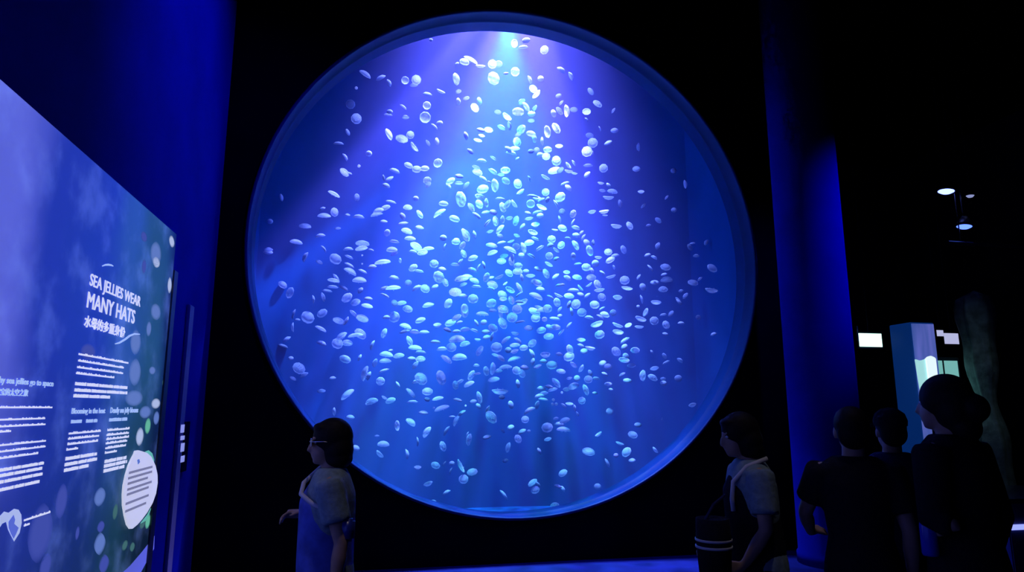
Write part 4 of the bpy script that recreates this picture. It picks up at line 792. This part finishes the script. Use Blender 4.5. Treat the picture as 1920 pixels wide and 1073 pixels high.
        ellipsoid(hb, (-0.013*H,0,0.020*H), (0.062*H,0.053*H,0.058*H)); ellipsoid(hb, (-0.030*H,0,-0.008*H), (0.042*H,0.049*H,0.052*H)); ellipsoid(hb, (0.026*H,0,0.052*H), (0.024*H,0.040*H,0.015*H), 14, 8)
    bmesh.ops.transform(hb, matrix=HR, verts=hb.verts); solid('hair', hb, 0.008, M['hair'], root, 3)
    if looks.get('cap'):
        b0 = bmesh.new(); lathe(b0, [(0.058*H,0.020*H),(0.060*H,0.040*H),(0.052*H,0.066*H),(0.030*H,0.084*H),(0,0.090*H)], 28, Matrix.Translation((-0.010*H,0,0)) @ Matrix.Diagonal((1.1,0.98,1,1)))
        tube(b0, [(0.045*H,0,0.028*H),(0.085*H,0,0.022*H),(0.115*H,0,0.012*H)], [(0.004*H,0.046*H),(0.004*H,0.046*H),(0.003*H,0.030*H)], 14)
        bmesh.ops.transform(b0, matrix=HR, verts=b0.verts); bm_obj('cap', b0, looks['cap'], root, True)
    if looks.get('glasses'):
        fr = bmesh.new(); lenses = []
        for sd in (-1,1):
            c = Vector((0.058*H, sd*0.021*H, 0.002*H)); tube(fr, [c+Vector((0, 0.015*H*math.cos(a), 0.012*H*math.sin(a))) for a in [i*math.pi/6 for i in range(13)]], 0.0016*H, 6)
            tube(fr, [(0.058*H,sd*0.036*H,0.006*H),(0.02*H,sd*0.050*H,0.006*H),(-0.012*H,sd*0.053*H,0.0)], 0.0016*H, 6)
            le = bmesh.new(); ellipsoid(le, (0.058*H,sd*0.021*H,0.002*H), (0.0014*H,0.0145*H,0.0115*H), 14, 8); bmesh.ops.transform(le, matrix=HR, verts=le.verts); lenses.append(le)
        tube(fr, [(0.060*H,-0.006*H,0.004*H),(0.062*H,0,0.006*H),(0.060*H,0.006*H,0.004*H)], 0.0016*H, 6)
        bmesh.ops.transform(fr, matrix=HR, verts=fr.verts); fo = bm_obj('spectacles', fr, M['steel'], root, True)
        for le in lenses: bm_obj('lens', le, M['lens'], fo, True)
    return root, H
def strap(root, pts, w, mat, name='strap'):
    bm = bmesh.new(); tube(bm, pts, [(w, 0.004)]*len(pts) if False else w, 8); return bm_obj(name, bm, mat, root, True)
HANG = lambda sd, fx=0.0: ((-0.02+fx, sd*0.135, 0.625), (0.02+fx*2, sd*0.140, 0.480), (0.10, 0, -1), (0, -sd, 0), 0.45, sd)

# woman walking left past the window
p = at_y(622, 787, 3.5); H = p.z
pose = {'L': ((-0.045,0.125,0.630), (-0.030,0.135,0.500), (0.12,0,-1), (0.3,-1,0), 0.5, -1), 'R': ((-0.010,-0.135,0.640), (0.090,-0.080,0.690), (1,0.15,0.05), (0,0.4,-1), 0.8, 1), 'head': (0.012,0.0), 'lean': 0.0, 'step': 0.03, 'turn': 0.12, 'nod': 0.02}
w, H = person('person', 'woman in profile with dark bob, spectacles and blue top before the window', (p.x+0.012, p.y, 0), math.pi, H, pose,
    {'shirt': M['teal_cloth'], 'vest': M['blue_cloth'], 'vest_hem': 0.50, 'hair': 'bob', 'glasses': True, 'fine': True, 'sleeve': 0.66})
strap(w, [Vector(q)*H for q in ((-0.04,-0.055,0.862),(0.04,-0.030,0.842),(0.085,0.015,0.800),(0.088,0.060,0.770),(0.05,0.100,0.745),(-0.02,0.118,0.715))], 0.011, M['strap'])
b0 = bmesh.new(); add_box(b0, (-0.035,-0.02,-0.05), (0.035,0.02,0.05), 0.012)
hbag = bm_obj('handbag', b0, M['bag'], None, True); q = at_y(651, 994, 3.31); hbag.location = q
props(hbag, 'small shiny blue handbag hanging behind the woman in spectacles', 'bag')
b0 = bmesh.new(); tube(b0, [(-0.02,0,0.05),(-0.03,0.02,0.14),(-0.035,0.06,0.22)], 0.006, 6); bm_obj('carry_strap', b0, M['navy_cloth'], hbag)

# visitor in a pale-sleeved top facing the tank, right of the window
p = at_y(1402, 776, 3.3); H = p.z
pose = {'L': ((0.02,0.130,0.630), (0.085,0.100,0.520), (0.7,-0.3,-0.6), (0,-1,0), 0.6, -1), 'R': ((0.04,-0.125,0.640), (0.14,-0.05,0.560), (0.9,0.3,-0.2), (0,0.3,-1), 0.7, 1), 'head': (0.03,0.0), 'lean': 0.02, 'step': 0.02, 'nod': 0.15}
w, H = person('person', 'dark-haired visitor in a grey-teal short-sleeved top right of the window', (p.x+0.02, p.y, 0), math.radians(168), H, pose,
    {'shirt': M['teal_cloth'], 'vest': M['dark_cloth'], 'vest_hem': 0.46, 'hair': 'bob', 'sleeve': 0.72})
strap(w, [Vector(q)*H for q in ((-0.02,0.072,0.852),(0.05,0.070,0.825),(0.095,0.060,0.775),(0.102,0.058,0.72),(0.10,0.06,0.68))], 0.012, M['strap'])
q = at_y(1338, 1012, 3.15); b0 = bmesh.new(); lathe(b0, [(0,-0.16),(0.075,-0.155),(0.085,0.0),(0.08,0.10),(0.075,0.10),(0,0.09)], 28)
tote = bm_obj('drawstring_bag', b0, M['dark_cloth'], None, True); tote.location = q
props(tote, 'dark round bag with two pale stripes held in front of visitor', 'bag')
for dz in (-0.005, -0.037):
    b0 = bmesh.new(); lathe(b0, [(0.0845,dz),(0.0885,dz+0.001),(0.0885,dz+0.011),(0.0840,dz+0.012)], 28); bm_obj('stripe', b0, M['strap'], tote, True)
b0 = bmesh.new(); tube(b0, [(-0.04,0,0.09),(0.02,0.02,0.16),(0.10,0.05,0.20)], 0.008, 6); bm_obj('carry_cord', b0, M['navy_cloth'], tote)

# two visitors seen from behind
p = at_y(1592, 763, 3.0); H = p.z
pose = {'L': ((0.05,0.150,0.660), (0.115,0.130,0.590), (0.8,-0.5,0.1), (0,0,-1), 0.6, -1), 'R': HANG(-1), 'head': (0.0,0.0), 'lean': 0.0}
person('person', 'short-haired visitor in black seen from behind, ears lit blue', (p.x, p.y, 0), math.radians(62), H, pose, {'shirt': M['dark_cloth'], 'hair': 'short', 'sleeve': 0.7})
p = at_y(1664, 764, 3.5); H = p.z
pose = {'L': HANG(1), 'R': HANG(-1), 'head': (0.0,0.0), 'lean': 0.0}
person('person', 'visitor in a cap between the short-haired one and the tallest', (p.x, p.y, 0), math.radians(72), H*0.985, pose, {'shirt': M['navy_cloth'], 'hair': 'short', 'sleeve': 0.7, 'cap': M['dark_cloth']})
# tallest visitor, nearest
def to_local(world_pt, root_xy, facing, H):
    d = Vector((world_pt[0]-root_xy[0], world_pt[1]-root_xy[1], world_pt[2])); d.rotate(Matrix.Rotation(-facing, 3, 'Z')); return d/H
p = at_y(1772, 704, 2.6); H = p.z
bq = at_y(1741, 1000, 2.56); bl = to_local(bq, (p.x+0.01, p.y), math.radians(108), H)
pose = {'L': ((-0.01,0.150,0.640), (bl.x-0.075,bl.y+0.015,bl.z+0.03), (1,-0.15,-0.25), (0.2,-1,0), 0.75, -1), 'R': ((-0.02,-0.130,0.630), (0.03,-0.130,0.490), (0.1,0,-1), (0,1,0), 0.5, -1), 'head': (0.01,0.0), 'lean': 0.01, 'turn': 0.1}
w, H = person('person', 'tallest visitor in black with hair in a bun, at far right', (p.x+0.01, p.y, 0), math.radians(108), H, pose, {'shirt': M['dark_cloth'], 'hair': 'bun', 'sleeve': 1.5, 'hem': 0.45})
q = bq; b0 = bmesh.new(); lathe(b0, [(0,-0.09),(0.030,-0.09),(0.033,-0.08),(0.033,0.03),(0.028,0.055),(0.014,0.07),(0.014,0.085),(0,0.085)], 20)
bt = bm_obj('water_bottle', b0, material('blue bottle', (0.02,0.05,0.6), 0.2), None, True); bt.location = q; props(bt, 'blue water bottle held by the tallest visitor', 'bottle')
b0 = bmesh.new(); lathe(b0, [(0.0145,0.07),(0.018,0.072),(0.018,0.098),(0,0.1)], 16); bm_obj('bottle_cap', b0, M['dark_cloth'], bt, True)
